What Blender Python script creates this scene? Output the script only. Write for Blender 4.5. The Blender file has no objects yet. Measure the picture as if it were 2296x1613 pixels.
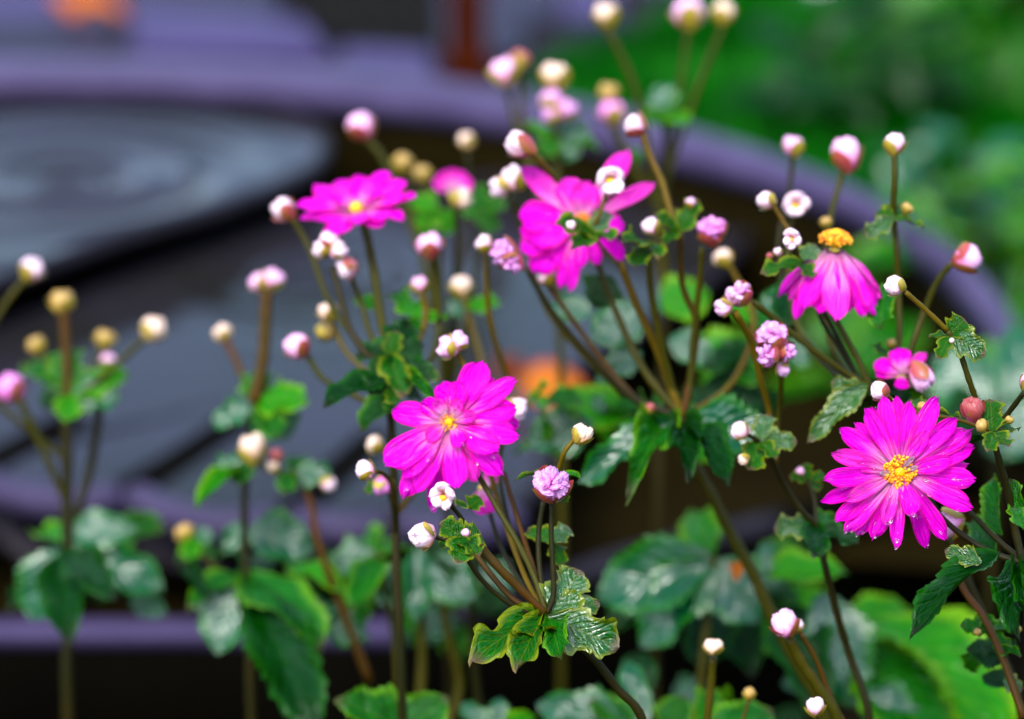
import bpy, math, random
from mathutils import Vector, Matrix, noise
random.seed(11)
sc = bpy.context.scene
COL = sc.collection

# ------------------------------------------------------------------ camera, sky, sun, exposure
PITCH = math.radians(20); CAMZ = 1.07; LENS = 85.0
cam = bpy.data.cameras.new('camera'); cam.lens = LENS; cam.sensor_width = 36; cam.clip_start = .05; cam.clip_end = 500
cam.dof.use_dof = True; cam.dof.focus_distance = 1.02; cam.dof.aperture_fstop = 3.9; cam.dof.aperture_blades = 0
camo = bpy.data.objects.new('camera', cam); COL.objects.link(camo)
camo.location = (0, 0, CAMZ); camo.rotation_euler = (math.pi/2 - PITCH, 0, 0)
sc.camera = camo
SUN_EL, SUN_AZ = math.radians(56), math.radians(-155)      # azimuth measured from +y towards +x
w = bpy.data.worlds.new('World'); sc.world = w; w.use_nodes = True
nt = w.node_tree; bg = nt.nodes['Background']
sky = nt.nodes.new('ShaderNodeTexSky'); sky.sky_type = 'NISHITA'; sky.sun_disc = False
sky.sun_elevation = SUN_EL; sky.sun_rotation = SUN_AZ; sky.air_density = 1.0; sky.dust_density = 2.0; sky.ozone_density = 1.0
nt.links.new(sky.outputs[0], bg.inputs[0]); bg.inputs[1].default_value = 0.15
sl = bpy.data.lights.new('sun', 'SUN'); sl.energy = 1.45; sl.angle = math.radians(24); sl.color = (1, .98, .96)
so = bpy.data.objects.new('sun', sl); COL.objects.link(so)
sd = Vector((math.sin(SUN_AZ)*math.cos(SUN_EL), math.cos(SUN_AZ)*math.cos(SUN_EL), math.sin(SUN_EL)))
so.rotation_euler = sd.to_track_quat('Z', 'Y').to_euler(); so.location = sd*20
sc.view_settings.view_transform = 'Standard'; sc.view_settings.look = 'None'; sc.view_settings.exposure = 1.42; sc.view_settings.gamma = 1
sc.view_settings.use_curve_mapping = False
sc.render.engine = 'CYCLES'; sc.cycles.use_denoising = True; sc.cycles.max_bounces = 8; sc.cycles.transparent_max_bounces = 8

# ------------------------------------------------------------------ picture-to-place geometry
FW = Vector((0, math.cos(PITCH), -math.sin(PITCH))); UP = Vector((0, math.sin(PITCH), math.cos(PITCH))); RT = Vector((1, 0, 0))
CAM = Vector((0, 0, CAMZ)); K = 36/LENS/2296
def ray(x, y): return FW + RT*((x-1148)*K) + UP*((806.5-y)*K)
def P(x, y, d): return CAM + ray(x, y)*d                    # a point at depth d
def S(px, d): return px*d*K                                 # a length at depth d
def PZ(x, y, z):
    r = ray(x, y); return CAM + r*((z-CAMZ)/r.z)            # a point on the level z
def V(r, u, c): return RT*r + UP*u - FW*c                   # right, up, towards the viewer

# ------------------------------------------------------------------ materials
def mat(name, build=None, **kw):
    m = bpy.data.materials.new(name); m.use_nodes = True
    n = m.node_tree; b = n.nodes['Principled BSDF']
    for k, v in kw.items():
        b.inputs[k.replace('_', ' ')].default_value = v
    if build: build(n, b)
    return m
def N(n, t, **kw):
    o = n.nodes.new(t)
    for k, v in kw.items(): setattr(o, k, v)
    return o
def ramp(n, fac, stops, interp='LINEAR'):
    r = N(n, 'ShaderNodeValToRGB'); r.color_ramp.interpolation = interp
    e = r.color_ramp.elements
    while len(e) < len(stops): e.new(.5)
    for i, (p, c) in enumerate(stops):
        e[i].position = p; e[i].color = (*c, 1) if len(c) == 3 else c
    n.links.new(fac, r.inputs[0]); return r.outputs[0]
def mix(n, fac, a, b, mode='MIX'):
    m = N(n, 'ShaderNodeMix', data_type='RGBA', blend_type=mode)
    for s, v in ((0, fac), (6, a), (7, b)):
        if hasattr(v, 'links'): n.links.new(v, m.inputs[s])
        elif isinstance(v, (int, float)): m.inputs[s].default_value = v
        else: m.inputs[s].default_value = (*v, 1)
    return m.outputs[2]
def mth(n, op, a, b=0.0, c=0.0):
    m = N(n, 'ShaderNodeMath', operation=op)
    for i, v in enumerate((a, b, c)):
        if hasattr(v, 'links'): n.links.new(v, m.inputs[i])
        else: m.inputs[i].default_value = v
    return m.outputs[0]
def noise_t(n, scale, detail=3, vec=None, rough=.55):
    t = N(n, 'ShaderNodeTexNoise'); t.inputs['Scale'].default_value = scale; t.inputs['Detail'].default_value = detail; t.inputs['Roughness'].default_value = rough
    if vec is not None: n.links.new(vec, t.inputs['Vector'])
    return t.outputs[0]
def obj_vec(n): return N(n, 'ShaderNodeTexCoord').outputs['Object']
def world_pos(n): return N(n, 'ShaderNodeNewGeometry').outputs['Position']
def bump(n, b, h, strength, dist=.002):
    k = N(n, 'ShaderNodeBump'); k.inputs['Strength'].default_value = strength; k.inputs['Distance'].default_value = dist
    n.links.new(h, k.inputs['Height']); n.links.new(k.outputs[0], b.inputs['Normal']); return k.outputs[0]
def translucent(n, b, col, fac):
    t = N(n, 'ShaderNodeBsdfTranslucent'); n.links.new(col, t.inputs[0])
    m = N(n, 'ShaderNodeMixShader'); m.inputs[0].default_value = fac
    n.links.new(b.outputs[0], m.inputs[1]); n.links.new(t.outputs[0], m.inputs[2])
    n.links.new(m.outputs[0], n.nodes['Material Output'].inputs[0])
def uv(n):
    s = N(n, 'ShaderNodeSeparateXYZ'); u = N(n, 'ShaderNodeUVMap'); n.links.new(u.outputs[0], s.inputs[0]); return s.outputs[0], s.outputs[1], u.outputs[0]

def leaf_mat(name, deep, mid, edge, tip=(.12, .03, .05), tipamt=.5, coat=.30, rough=.42, spec=.04, cior=1.65, bst=.55, crough=.12, edge_at=.8, brown=0.0):
    def f(n, b):
        u, v, uvv = uv(n)
        rnd = N(n, 'ShaderNodeObjectInfo').outputs['Random']
        a = mth(n, 'ABSOLUTE', mth(n, 'MULTIPLY_ADD', v, 2, -1))
        nz = noise_t(n, 7, 4, uvv)
        base = mix(n, ramp(n, nz, [(.3, (0, 0, 0)), (.7, (1, 1, 1))]), deep, mid)
        base = mix(n, mth(n, 'MULTIPLY', rnd, .45), base, mid)
        # side veins run from the midrib outwards and forwards
        ph = mth(n, 'MULTIPLY', mth(n, 'SUBTRACT', u, mth(n, 'MULTIPLY', a, .28)), 27)
        vein = mth(n, 'POWER', mth(n, 'ABSOLUTE', mth(n, 'SINE', ph)), 8)
        rib = ramp(n, a, [(0, (1, 1, 1)), (.06, (0, 0, 0))])
        base = mix(n, mth(n, 'MULTIPLY', mth(n, 'MAXIMUM', mth(n, 'MULTIPLY', vein, .35), rib), .5), base, edge)
        em = ramp(n, mth(n, 'MULTIPLY_ADD', nz, .25, mth(n, 'SUBTRACT', a, .125)), [(edge_at-.14, (0, 0, 0)), (edge_at+.12, (1, 1, 1))])
        base = mix(n, em, base, edge)
        tm = mth(n, 'MULTIPLY', ramp(n, u, [(.84, (0, 0, 0)), (.98, (1, 1, 1))]), tipamt)
        base = mix(n, tm, base, tip)
        if brown:
            bn = ramp(n, noise_t(n, 4, 3, uvv), [(.62, (0, 0, 0)), (.72, (1, 1, 1))])
            base = mix(n, mth(n, 'MULTIPLY', bn, brown), base, (.10, .045, .01))
        n.links.new(base, b.inputs['Base Color'])
        b.inputs['Roughness'].default_value = rough; b.inputs['Coat Weight'].default_value = coat; b.inputs['Coat Roughness'].default_value = crough; b.inputs['Coat IOR'].default_value = cior; b.inputs['Specular IOR Level'].default_value = spec
        hh = mth(n, 'ADD', mth(n, 'MULTIPLY', vein, -.3), mth(n, 'ADD', mth(n, 'MULTIPLY', noise_t(n, 4.5, 2, uvv), 2.2), mth(n, 'MULTIPLY', noise_t(n, 30, 2, uvv), .3)))
        k = bump(n, b, hh, bst, .0032); n.links.new(k, b.inputs['Coat Normal'])
        translucent(n, b, mix(n, .5, base, edge), .18)
    return mat(name, f)
M = {}
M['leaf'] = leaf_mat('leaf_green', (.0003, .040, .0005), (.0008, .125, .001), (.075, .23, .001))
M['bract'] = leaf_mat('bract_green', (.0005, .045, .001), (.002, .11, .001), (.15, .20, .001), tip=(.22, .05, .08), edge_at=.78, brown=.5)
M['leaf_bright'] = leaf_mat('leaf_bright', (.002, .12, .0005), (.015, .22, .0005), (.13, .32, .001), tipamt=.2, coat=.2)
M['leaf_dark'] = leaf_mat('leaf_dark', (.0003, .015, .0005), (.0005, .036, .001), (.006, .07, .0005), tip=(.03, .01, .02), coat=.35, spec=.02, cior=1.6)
M['leaf_teal'] = leaf_mat('leaf_teal', (.0001, .055, .014), (.0002, .10, .034), (.012, .15, .003), tipamt=.1, coat=.7, rough=.5, spec=.02, cior=2.0, bst=.4, crough=.07)
M['bract_wet'] = leaf_mat('bract_wet', (.0005, .045, .001), (.002, .11, .001), (.15, .20, .001), tip=(.22, .05, .08), edge_at=.8, brown=.4, coat=.9, spec=.04, cior=1.8, bst=.5, crough=.08)
M['leaf_orange'] = leaf_mat('leaf_orange', (.42, .08, .001), (.55, .17, .001), (.4, .03, .001), tip=(.4, .02, .005), coat=.2)

M['leaf_rust'] = leaf_mat('leaf_rust', (.10, .012, .001), (.17, .03, .001), (.14, .03, .001), tip=(.1, .05, .005), coat=.1)

def petal_mat(name, pale, main, red, pale_to=.46):
    def f(n, b):
        u, v, uvv = uv(n)
        rnd = N(n, 'ShaderNodeObjectInfo').outputs['Random']
        mp = N(n, 'ShaderNodeMapping'); mp.inputs['Scale'].default_value = (1.5, 12, 1); n.links.new(uvv, mp.inputs[0])
        off = N(n, 'ShaderNodeCombineXYZ'); n.links.new(mth(n, 'MULTIPLY', rnd, 37), off.inputs[2]); n.links.new(off.outputs[0], mp.inputs['Location'])
        st = noise_t(n, 1, 3, mp.outputs[0])
        uu = mth(n, 'SUBTRACT', mth(n, 'MULTIPLY_ADD', st, .55, u), mth(n, 'MULTIPLY_ADD', rnd, .30, .12))
        c = ramp(n, uu, [(.02, pale), (pale_to, main)])  # pale base of the petal; its wide reach also paints in wet sheen
        c = mix(n, mth(n, 'MULTIPLY', ramp(n, mth(n, 'SUBTRACT', st, mth(n, 'MULTIPLY', rnd, .12)), [(.52, (0, 0, 0)), (.72, (1, 1, 1))]), .7), c, red)
        am = mth(n, 'ABSOLUTE', mth(n, 'MULTIPLY_ADD', v, 2, -1))
        c = mix(n, mth(n, 'MULTIPLY', ramp(n, mth(n, 'MULTIPLY_ADD', st, .3, am), [(.80, (0, 0, 0)), (1.15, (1, 1, 1))]), .45), c, red)  # redder margins: shading at the petal edges painted in
        n.links.new(c, b.inputs['Base Color'])
        b.inputs['Roughness'].default_value = .45; b.inputs['Specular IOR Level'].default_value = .05; b.inputs['Coat Weight'].default_value = .45; b.inputs['Coat IOR'].default_value = 1.45; b.inputs['Coat Roughness'].default_value = .05
        mp2 = N(n, 'ShaderNodeMapping'); mp2.inputs['Scale'].default_value = (3.5, 5, 1); n.links.new(uvv, mp2.inputs[0]); n.links.new(off.outputs[0], mp2.inputs['Location'])
        k = bump(n, b, mth(n, 'ADD', st, mth(n, 'MULTIPLY', noise_t(n, 1, 2, mp2.outputs[0]), .8)), 1.0, .0030); n.links.new(k, b.inputs['Coat Normal'])
        translucent(n, b, c, .28)
    return mat(name, f)
M['petal'] = petal_mat('petal_magenta', (1.0, .45, .74), (1.0, .0, .76), (.88, .0, .24))
M['petal_soft'] = petal_mat('petal_pale_magenta', (1.0, .58, .80), (1.0, .03, .66), (.9, .0, .34), .6)
M['petal_white'] = petal_mat('petal_pale', (.95, .8, .88), (.93, .62, .82), (.9, .35, .65), .6)

def bud_mat(name, top, low, spot=None, rough=.45):
    def f(n, b):
        u, v, uvv = uv(n)
        nz = noise_t(n, 5, 3, obj_vec(n))
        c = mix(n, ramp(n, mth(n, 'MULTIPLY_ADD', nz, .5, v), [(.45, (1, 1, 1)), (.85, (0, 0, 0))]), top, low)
        mp = N(n, 'ShaderNodeMapping'); mp.inputs['Scale'].default_value = (26, 2, 1); n.links.new(uvv, mp.inputs[0])
        st = noise_t(n, 1, 2, mp.outputs[0])
        c = mix(n, mth(n, 'MULTIPLY', ramp(n, st, [(.45, (0, 0, 0)), (.7, (1, 1, 1))]), .55), c, spot or low)
        n.links.new(c, b.inputs['Base Color']); b.inputs['Roughness'].default_value = rough; b.inputs['Coat Weight'].default_value = .3; b.inputs['Coat Roughness'].default_value = .2
        b.inputs['Subsurface Weight'].default_value = .15; b.inputs['Subsurface Radius'].default_value = (.004, .002, .002); b.inputs['Subsurface Scale'].default_value = .5
        bump(n, b, st, .5, .0008)
    return mat(name, f)
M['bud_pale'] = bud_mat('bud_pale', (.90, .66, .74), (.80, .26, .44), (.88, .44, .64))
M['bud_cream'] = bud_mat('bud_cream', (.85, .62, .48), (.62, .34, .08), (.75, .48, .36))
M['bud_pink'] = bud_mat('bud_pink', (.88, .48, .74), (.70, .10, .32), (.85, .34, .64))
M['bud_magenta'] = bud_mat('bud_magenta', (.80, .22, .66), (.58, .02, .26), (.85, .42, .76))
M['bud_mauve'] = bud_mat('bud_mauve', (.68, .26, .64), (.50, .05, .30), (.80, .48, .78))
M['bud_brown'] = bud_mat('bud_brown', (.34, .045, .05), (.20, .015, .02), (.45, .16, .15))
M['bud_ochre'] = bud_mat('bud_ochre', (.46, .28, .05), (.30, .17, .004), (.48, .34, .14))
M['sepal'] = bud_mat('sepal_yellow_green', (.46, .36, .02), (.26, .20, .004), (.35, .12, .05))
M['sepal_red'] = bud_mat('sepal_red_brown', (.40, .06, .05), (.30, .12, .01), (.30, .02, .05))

def stem_mat(name, a, c):
    def f(n, b):
        nz = noise_t(n, 18, 3, world_pos(n))
        n.links.new(mix(n, ramp(n, nz, [(.35, (0, 0, 0)), (.7, (1, 1, 1))]), a, c), b.inputs['Base Color'])
        b.inputs['Roughness'].default_value = .5; b.inputs['Specular IOR Level'].default_value = .15
        bump(n, b, noise_t(n, 900, 2, world_pos(n)), .3, .0004)
    return mat(name, f)
M['stem'] = stem_mat('stem_olive', (.030, .032, .0005), (.050, .040, .0005))
M['stem_dark'] = stem_mat('stem_dark', (.011, .012, .0005), (.022, .015, .0005))
M['stem_red'] = stem_mat('stem_reddish', (.07, .024, .003), (.05, .030, .0005))
M['stem_yellow'] = stem_mat('stem_yellow', (.105, .072, .0005), (.08, .040, .001))
M['stamen'] = mat('stamen_orange', lambda n, b: n.links.new(ramp(n, noise_t(n, 260, 2, world_pos(n)), [(.35, (.85, .17, .001)), (.6, (.92, .46, .002))]), b.inputs['Base Color']), Roughness=.5)
M['pistil'] = mat('pistil_yellow', lambda n, b: n.links.new(ramp(n, noise_t(n, 600, 2, world_pos(n)), [(.3, (.85, .36, .002)), (.6, (.95, .58, .002))]), b.inputs['Base Color']), Roughness=.45)
M['drop'] = mat('water_drop', None, Base_Color=(1, 1, 1, 1), Roughness=0.02, IOR=1.33, Transmission_Weight=1.0)

def stone_mat(name, a, c, scale=9, rough=.5, wet=.05, bstr=.5, spec=.08):
    def f(n, b, a=a, c=c):
        a = tuple(x*.72 for x in a); c = tuple(x*.72 for x in c)
        p = world_pos(n); nz = noise_t(n, scale, 6, p, .62); fine = noise_t(n, scale*14, 4, p)
        col = mix(n, ramp(n, nz, [(.3, (0, 0, 0)), (.72, (1, 1, 1))]), a, c)
        col = mix(n, mth(n, 'MULTIPLY', fine, .35), col, tuple(x*.4 for x in a))
        n.links.new(col, b.inputs['Base Color'])
        b.inputs['Roughness'].default_value = rough; b.inputs['Coat Weight'].default_value = wet; b.inputs['Coat Roughness'].default_value = .25; b.inputs['Specular IOR Level'].default_value = spec
        bump(n, b, mth(n, 'ADD', nz, mth(n, 'MULTIPLY', fine, .4)), bstr, .004)
    return mat(name, f)
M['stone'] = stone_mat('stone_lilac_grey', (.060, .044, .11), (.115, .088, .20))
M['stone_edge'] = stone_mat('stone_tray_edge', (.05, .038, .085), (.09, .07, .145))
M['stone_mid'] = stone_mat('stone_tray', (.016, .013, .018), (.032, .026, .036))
M['stone_dark'] = stone_mat('stone_dark_shade', (.0015, .0012, .0006), (.004, .003, .001), wet=.0, rough=.8, spec=.03)  # near black; the shade on the front wall is put into this colour
M['basin'] = stone_mat('basin_brown_reflection', (.009, .006, .0005), (.016, .011, .001), wet=.0, rough=.8, spec=.03)  # dark reflections of the pool painted in as brown
M['paving'] = stone_mat('paving_slab', (.011, .006, .026), (.030, .017, .062), scale=3)
M['paving_light'] = stone_mat('paving_slab_light', (.046, .024, .11), (.075, .043, .165), scale=3)
M['joint'] = stone_mat('paving_joint', (.02, .017, .02), (.035, .03, .035), rough=.8, wet=0)
M['soil'] = stone_mat('soil', (.004, .003, .001), (.010, .007, .002), scale=22, rough=.9, wet=0, bstr=1, spec=.05)
M['wood'] = stone_mat('post_red_brown', (.05, .006, .0), (.08, .012, .0), scale=20, rough=.7, wet=0, spec=.05)
def lawn_f(n, b):
    p = world_pos(n); nz = noise_t(n, 7, 4, p)
    n.links.new(ramp(n, nz, [(.3, (.001, .02, .001)), (.55, (.002, .06, .001)), (.75, (.008, .085, .004))]), b.inputs['Base Color'])
    b.inputs['Roughness'].default_value = .8; b.inputs['Specular IOR Level'].default_value = .05
M['lawn'] = mat('lawn_green', lawn_f)
def grass_f(n, b):
    p = world_pos(n); nz = noise_t(n, 2.6, 3, p)
    c = ramp(n, nz, [(.3, (.0, .018, .0)), (.48, (.0004, .12, .0006)), (.66, (.03, .26, .02))])
    n.links.new(c, b.inputs['Base Color']); b.inputs['Roughness'].default_value = .6; b.inputs['Specular IOR Level'].default_value = .0
    translucent(n, b, c, .28)
M['grass'] = mat('grass_blade', grass_f)
def water_f(n, b):
    p = world_pos(n); nz = noise_t(n, 3.2, 4, p)
    n.links.new(ramp(n, nz, [(.35, (.009, .010, .004)), (.65, (.020, .017, .026))]), b.inputs['Base Color'])
    b.inputs['Roughness'].default_value = .12; b.inputs['IOR'].default_value = 1.33; b.inputs['Specular IOR Level'].default_value = .26
    bump(n, b, noise_t(n, 30, 2, p), .04, .002)
M['water'] = mat('water_film', water_f)

# ------------------------------------------------------------------ object helpers
WM = {}
def link(name, data, material, parent=None, world=None, kind=None):
    o = bpy.data.objects.new(name, data); COL.objects.link(o)
    world = world or Matrix.Identity(4)
    if data is not None and material is not None:
        if not data.materials: data.materials.append(material)
        elif data.materials[0] is not material:
            o.material_slots[0].link = 'OBJECT'; o.material_slots[0].material = material
    WM[o.name] = world
    if parent is not None:
        o.parent = parent; o.matrix_parent_inverse = Matrix.Identity(4)
        o.matrix_basis = WM[parent.name].inverted() @ world
    else: o.matrix_basis = world
    if kind: o['kind'] = kind
    return o
def tag(o, label, cat, group=None):
    o['label'] = label; o['category'] = cat
    if group: o['group'] = group
    return o
def mesh(name, vs, fs, uvs=None, smooth=True):
    m = bpy.data.meshes.new(name); m.from_pydata([tuple(v) for v in vs], [], fs); m.update()
    if smooth: m.polygons.foreach_set('use_smooth', [True]*len(m.polygons))
    if uvs:
        l = m.uv_layers.new(name='UVMap'); d = []
        for lp in m.loops: d += uvs[lp.vertex_index]
        l.data.foreach_set('uv', d)
    return m
def grid(nu, nv, fn):
    vs, us, fs = [], [], []
    for i in range(nu+1):
        for j in range(nv+1):
            u, v = i/nu, j/nv; vs.append(fn(u, 2*v-1)); us.append((u, v))
    for i in range(nu):
        for j in range(nv):
            a = i*(nv+1)+j; fs.append((a, a+nv+1, a+nv+2, a+1))
    return vs, fs, us
def frame(o, x, zhint, sx=1, sy=1, sz=1):
    x = x.normalized(); z = zhint - x*zhint.dot(x)
    if z.length < 1e-4: z = x.orthogonal()
    z.normalize(); y = z.cross(x)
    return Matrix(((x.x*sx, y.x*sy, z.x*sz, o.x), (x.y*sx, y.y*sy, z.y*sz, o.y), (x.z*sx, y.z*sy, z.z*sz, o.z), (0, 0, 0, 1)))

# ---- petals (unit length along x, unit width along y)
PETAL_FN = []
def make_petal(i):
    rs = random.Random(100+i)
    curl = (-.05, .04, -.16, .10, -.26, .0, -.10, .16)[i]; cup = (.10, .16, .06, .2, .12, -.10, .22, .05)[i]
    tip = (.16, .10, .26, .14, .08, .2, .12, .18)[i]; ph = rs.uniform(0, 6); bend = rs.uniform(-.05, .05)
    def fn(u, v):
        wdt = (.20 + .80*math.sin(min(u/.66, 1)*math.pi/2)**1.3) * (1 if u < .66 else math.sqrt(max(0, 1-((u-.66)/.345)**2.4)))
        wdt *= 1 + .05*math.sin(u*9+ph)
        x = u*(1 - tip*.35*abs(v)*max(0, u-.55)) + .025*math.sin(v*5+ph)*max(0, u-.7)/.3
        y = .5*v*wdt + bend*math.sin(u*3)
        z = curl*u*u + cup*(abs(v)**1.8)*wdt*.5 + .040*math.cos(v*8.5)*math.sin(u*3) + .030*math.sin(u*8+ph+v*2.0)*u + .03*math.sin(u*3.1)
        return (x, y, z)
    PETAL_FN.append(fn)
    vs, fs, us = grid(16, 10, fn); return mesh('petal_shape', vs, fs, us)
PETALS = [make_petal(i) for i in range(8)]

# ---- leaves
def make_leaf(i, kind):
    rs = random.Random(500+i*7+len(kind)); ph = rs.uniform(0, 6); ph2 = rs.uniform(0, 6)
    fold = rs.uniform(.12, .34); arch = rs.uniform(.10, .34); ruf = {'bract': .085, 'leaf': .045, 'curl': .11}[kind]
    ns = {'bract': 5, 'leaf': 11, 'curl': 7}[kind]; ser = {'bract': .24, 'leaf': .20, 'curl': .20}[kind]
    def fn(u, v):
        if kind == 'bract':
            wd = .10 + .9*math.sin(math.pi*min(1, u**.85))**.62
            wd *= 1 + .22*math.cos(2*math.pi*(u*2.15-.62))
            wd *= 1 if u < .97 else .6
        else:
            wd = .04 + .96*math.sin(math.pi*u**.72)**.85
            wd *= 1 + (.17 if i % 2 else .08)*math.cos(2*math.pi*(u*2.1-.60))
        saw = ((u*ns + ph) % 1.0)
        a = abs(v)
        k = 1 + ser*(saw-.5)*a**4
        wob = 1 + .12*math.sin(u*5+ph2+(2 if v > 0 else 0))
        x = u + .10*a*math.sin(math.pi*u)
        y = .5*v*wd*k*wob
        z = fold*.5*wd*a**1.2 - arch*u*u + ruf*math.sin(u*11+ph+(1.6 if v > 0 else 0))*a*a - .014*abs(math.sin(14*(u-.14*a)))*a*(1-a)*2
        z += .030*noise.noise(Vector((u*4+ph, v*1.8, ph2)))
        return (x, y, z)
    vs, fs, us = grid(44 if kind != 'leaf' else 60, 12, fn); return mesh(kind+'_shape', vs, fs, us)
LEAVES = {k: [make_leaf(i, k) for i in range(5)] for k in ('bract', 'leaf', 'curl')}

# ---- bud pieces: a wrapped petal and a sepal cup
def ellipsoid(sx, sy, sz, nu=14, nv=8, wr=0.0, seed=0):
    vs, fs, us = [], [], []
    for j in range(nv+1):
        t = math.pi*j/nv
        for i in range(nu):
            a = 2*math.pi*i/nu
            k = 1 + wr*noise.noise(Vector((math.cos(a)*2.2+seed, math.sin(a)*2.2, t*2.0)))
            vs.append((sx*math.sin(t)*math.cos(a)*k, sy*math.sin(t)*math.sin(a)*k, -sz*math.cos(t)*k)); us.append((i/nu, j/nv))
    for j in range(nv):
        for i in range(nu):
            b = j*nu; fs.append((b+i, b+(i+1) % nu, b+nu+(i+1) % nu, b+nu+i))
    return vs, fs, us
BUDP = [mesh('bud_petal_shape', *ellipsoid(1, .72, 1.05, wr=.26, seed=i*3.1)) for i in range(4)]
CRUMP = [mesh('crumpled_petal_shape', *ellipsoid(1, .42, 1.1, 18, 10, wr=.55, seed=i*5.7)) for i in range(4)]
def sepal_shape():
    def fn(u, v):
        wd = math.sin(math.pi*min(1, .15+.85*u**.8))**.7 if u < .98 else .12
        a = v*wd*.85; r = .25+.80*math.sin(u*1.65)
        return (r*math.cos(a), r*math.sin(a), -1.0+1.35*u**1.1)
    return mesh('sepal_shape', *grid(10, 6, fn))
SEPAL = sepal_shape()
def receptacle():
    vs, fs, us = ellipsoid(1, 1, .6, 12, 6); return mesh('receptacle_shape', vs, fs, us)
RECEPT = receptacle()
def stamen_heap(n, dome, seed):
    rs = random.Random(seed); vs, fs = [], []
    base, bf, _ = ellipsoid(1, 1, 1, 6, 4)
    for k in range(n):
        r = math.sqrt(rs.uniform(.10, 1)); a = rs.uniform(0, 2*math.pi)
        z = (dome*math.sqrt(max(0, 1-r*r*.9)) if dome else .28+.22*rs.random()-.12*r)
        s = rs.uniform(.055, .095); o = len(vs); q = Vector((r*math.cos(a), r*math.sin(a), z))
        if dome: q += Vector((rs.uniform(-.05, .05), rs.uniform(-.05, .05), rs.uniform(-.04, .08)))
        rot = Matrix.Rotation(rs.uniform(0, 6), 3, 'Z') @ Matrix.Rotation(rs.uniform(-.8, .8), 3, 'X')
        for p in base: vs.append(rot @ Vector((p[0]*s, p[1]*s*1.5, p[2]*s)) + q)
        fs += [tuple(i+o for i in f) for f in bf]
        if not dome:                                   # filament down to the disc
            o = len(vs); t = Vector((-math.sin(a), math.cos(a), 0))*.018; q0 = Vector((math.cos(a)*.3*r, math.sin(a)*.3*r, 0))
            vs += [q0-t, q0+t, q+t, q-t]; fs.append((o, o+1, o+2, o+3))
    return mesh('stamen_heap', vs, fs)
STAMENS = [stamen_heap(150, 0, 1), stamen_heap(260, .85, 2), stamen_heap(60, 0, 3)]

def tube(pts, r0, r1, nseg=10, sub=6):
    p = [pts[0]*2-pts[1]] + list(pts) + [pts[-1]*2-pts[-2]]
    c = []
    for i in range(1, len(p)-2):
        for k in range(sub):
            a, b, cc, d = p[i-1], p[i], p[i+1], p[i+2]
            t1 = (b-a).length**.5+1e-6; t2 = t1+(cc-b).length**.5+1e-6; t3 = t2+(d-cc).length**.5+1e-6; t = t1+(t2-t1)*k/sub
            A1 = a*((t1-t)/t1)+b*(t/t1); A2 = b*((t2-t)/(t2-t1))+cc*((t-t1)/(t2-t1)); A3 = cc*((t3-t)/(t3-t2))+d*((t-t2)/(t3-t2))
            B1 = A1*((t2-t)/t2)+A2*(t/t2); B2 = A2*((t3-t)/(t3-t1))+A3*((t-t1)/(t3-t1))
            c.append(B1*((t2-t)/(t2-t1))+B2*((t-t1)/(t2-t1)))
    c.append(pts[-1]); vs, fs = [], []
    nrm = None
    for i, q in enumerate(c):
        tg = (c[min(i+1, len(c)-1)]-c[max(i-1, 0)]).normalized()
        nrm = tg.orthogonal() if nrm is None else nrm - tg*nrm.dot(tg)
        nrm.normalize(); bn = tg.cross(nrm); t = i/(len(c)-1); r = r0+(r1-r0)*t
        r *= 1+.06*math.sin(i*1.7)
        for k in range(nseg):
            a = 2*math.pi*k/nseg; vs.append(q+nrm*(r*math.cos(a))+bn*(r*math.sin(a)))
    for i in range(len(c)-1):
        for k in range(nseg): fs.append((i*nseg+k, i*nseg+(k+1) % nseg, (i+1)*nseg+(k+1) % nseg, (i+1)*nseg+k))
    fs.append(tuple(range(nseg))[::-1]); fs.append(tuple(len(vs)-nseg+k for k in range(nseg)))
    return vs, fs

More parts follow.
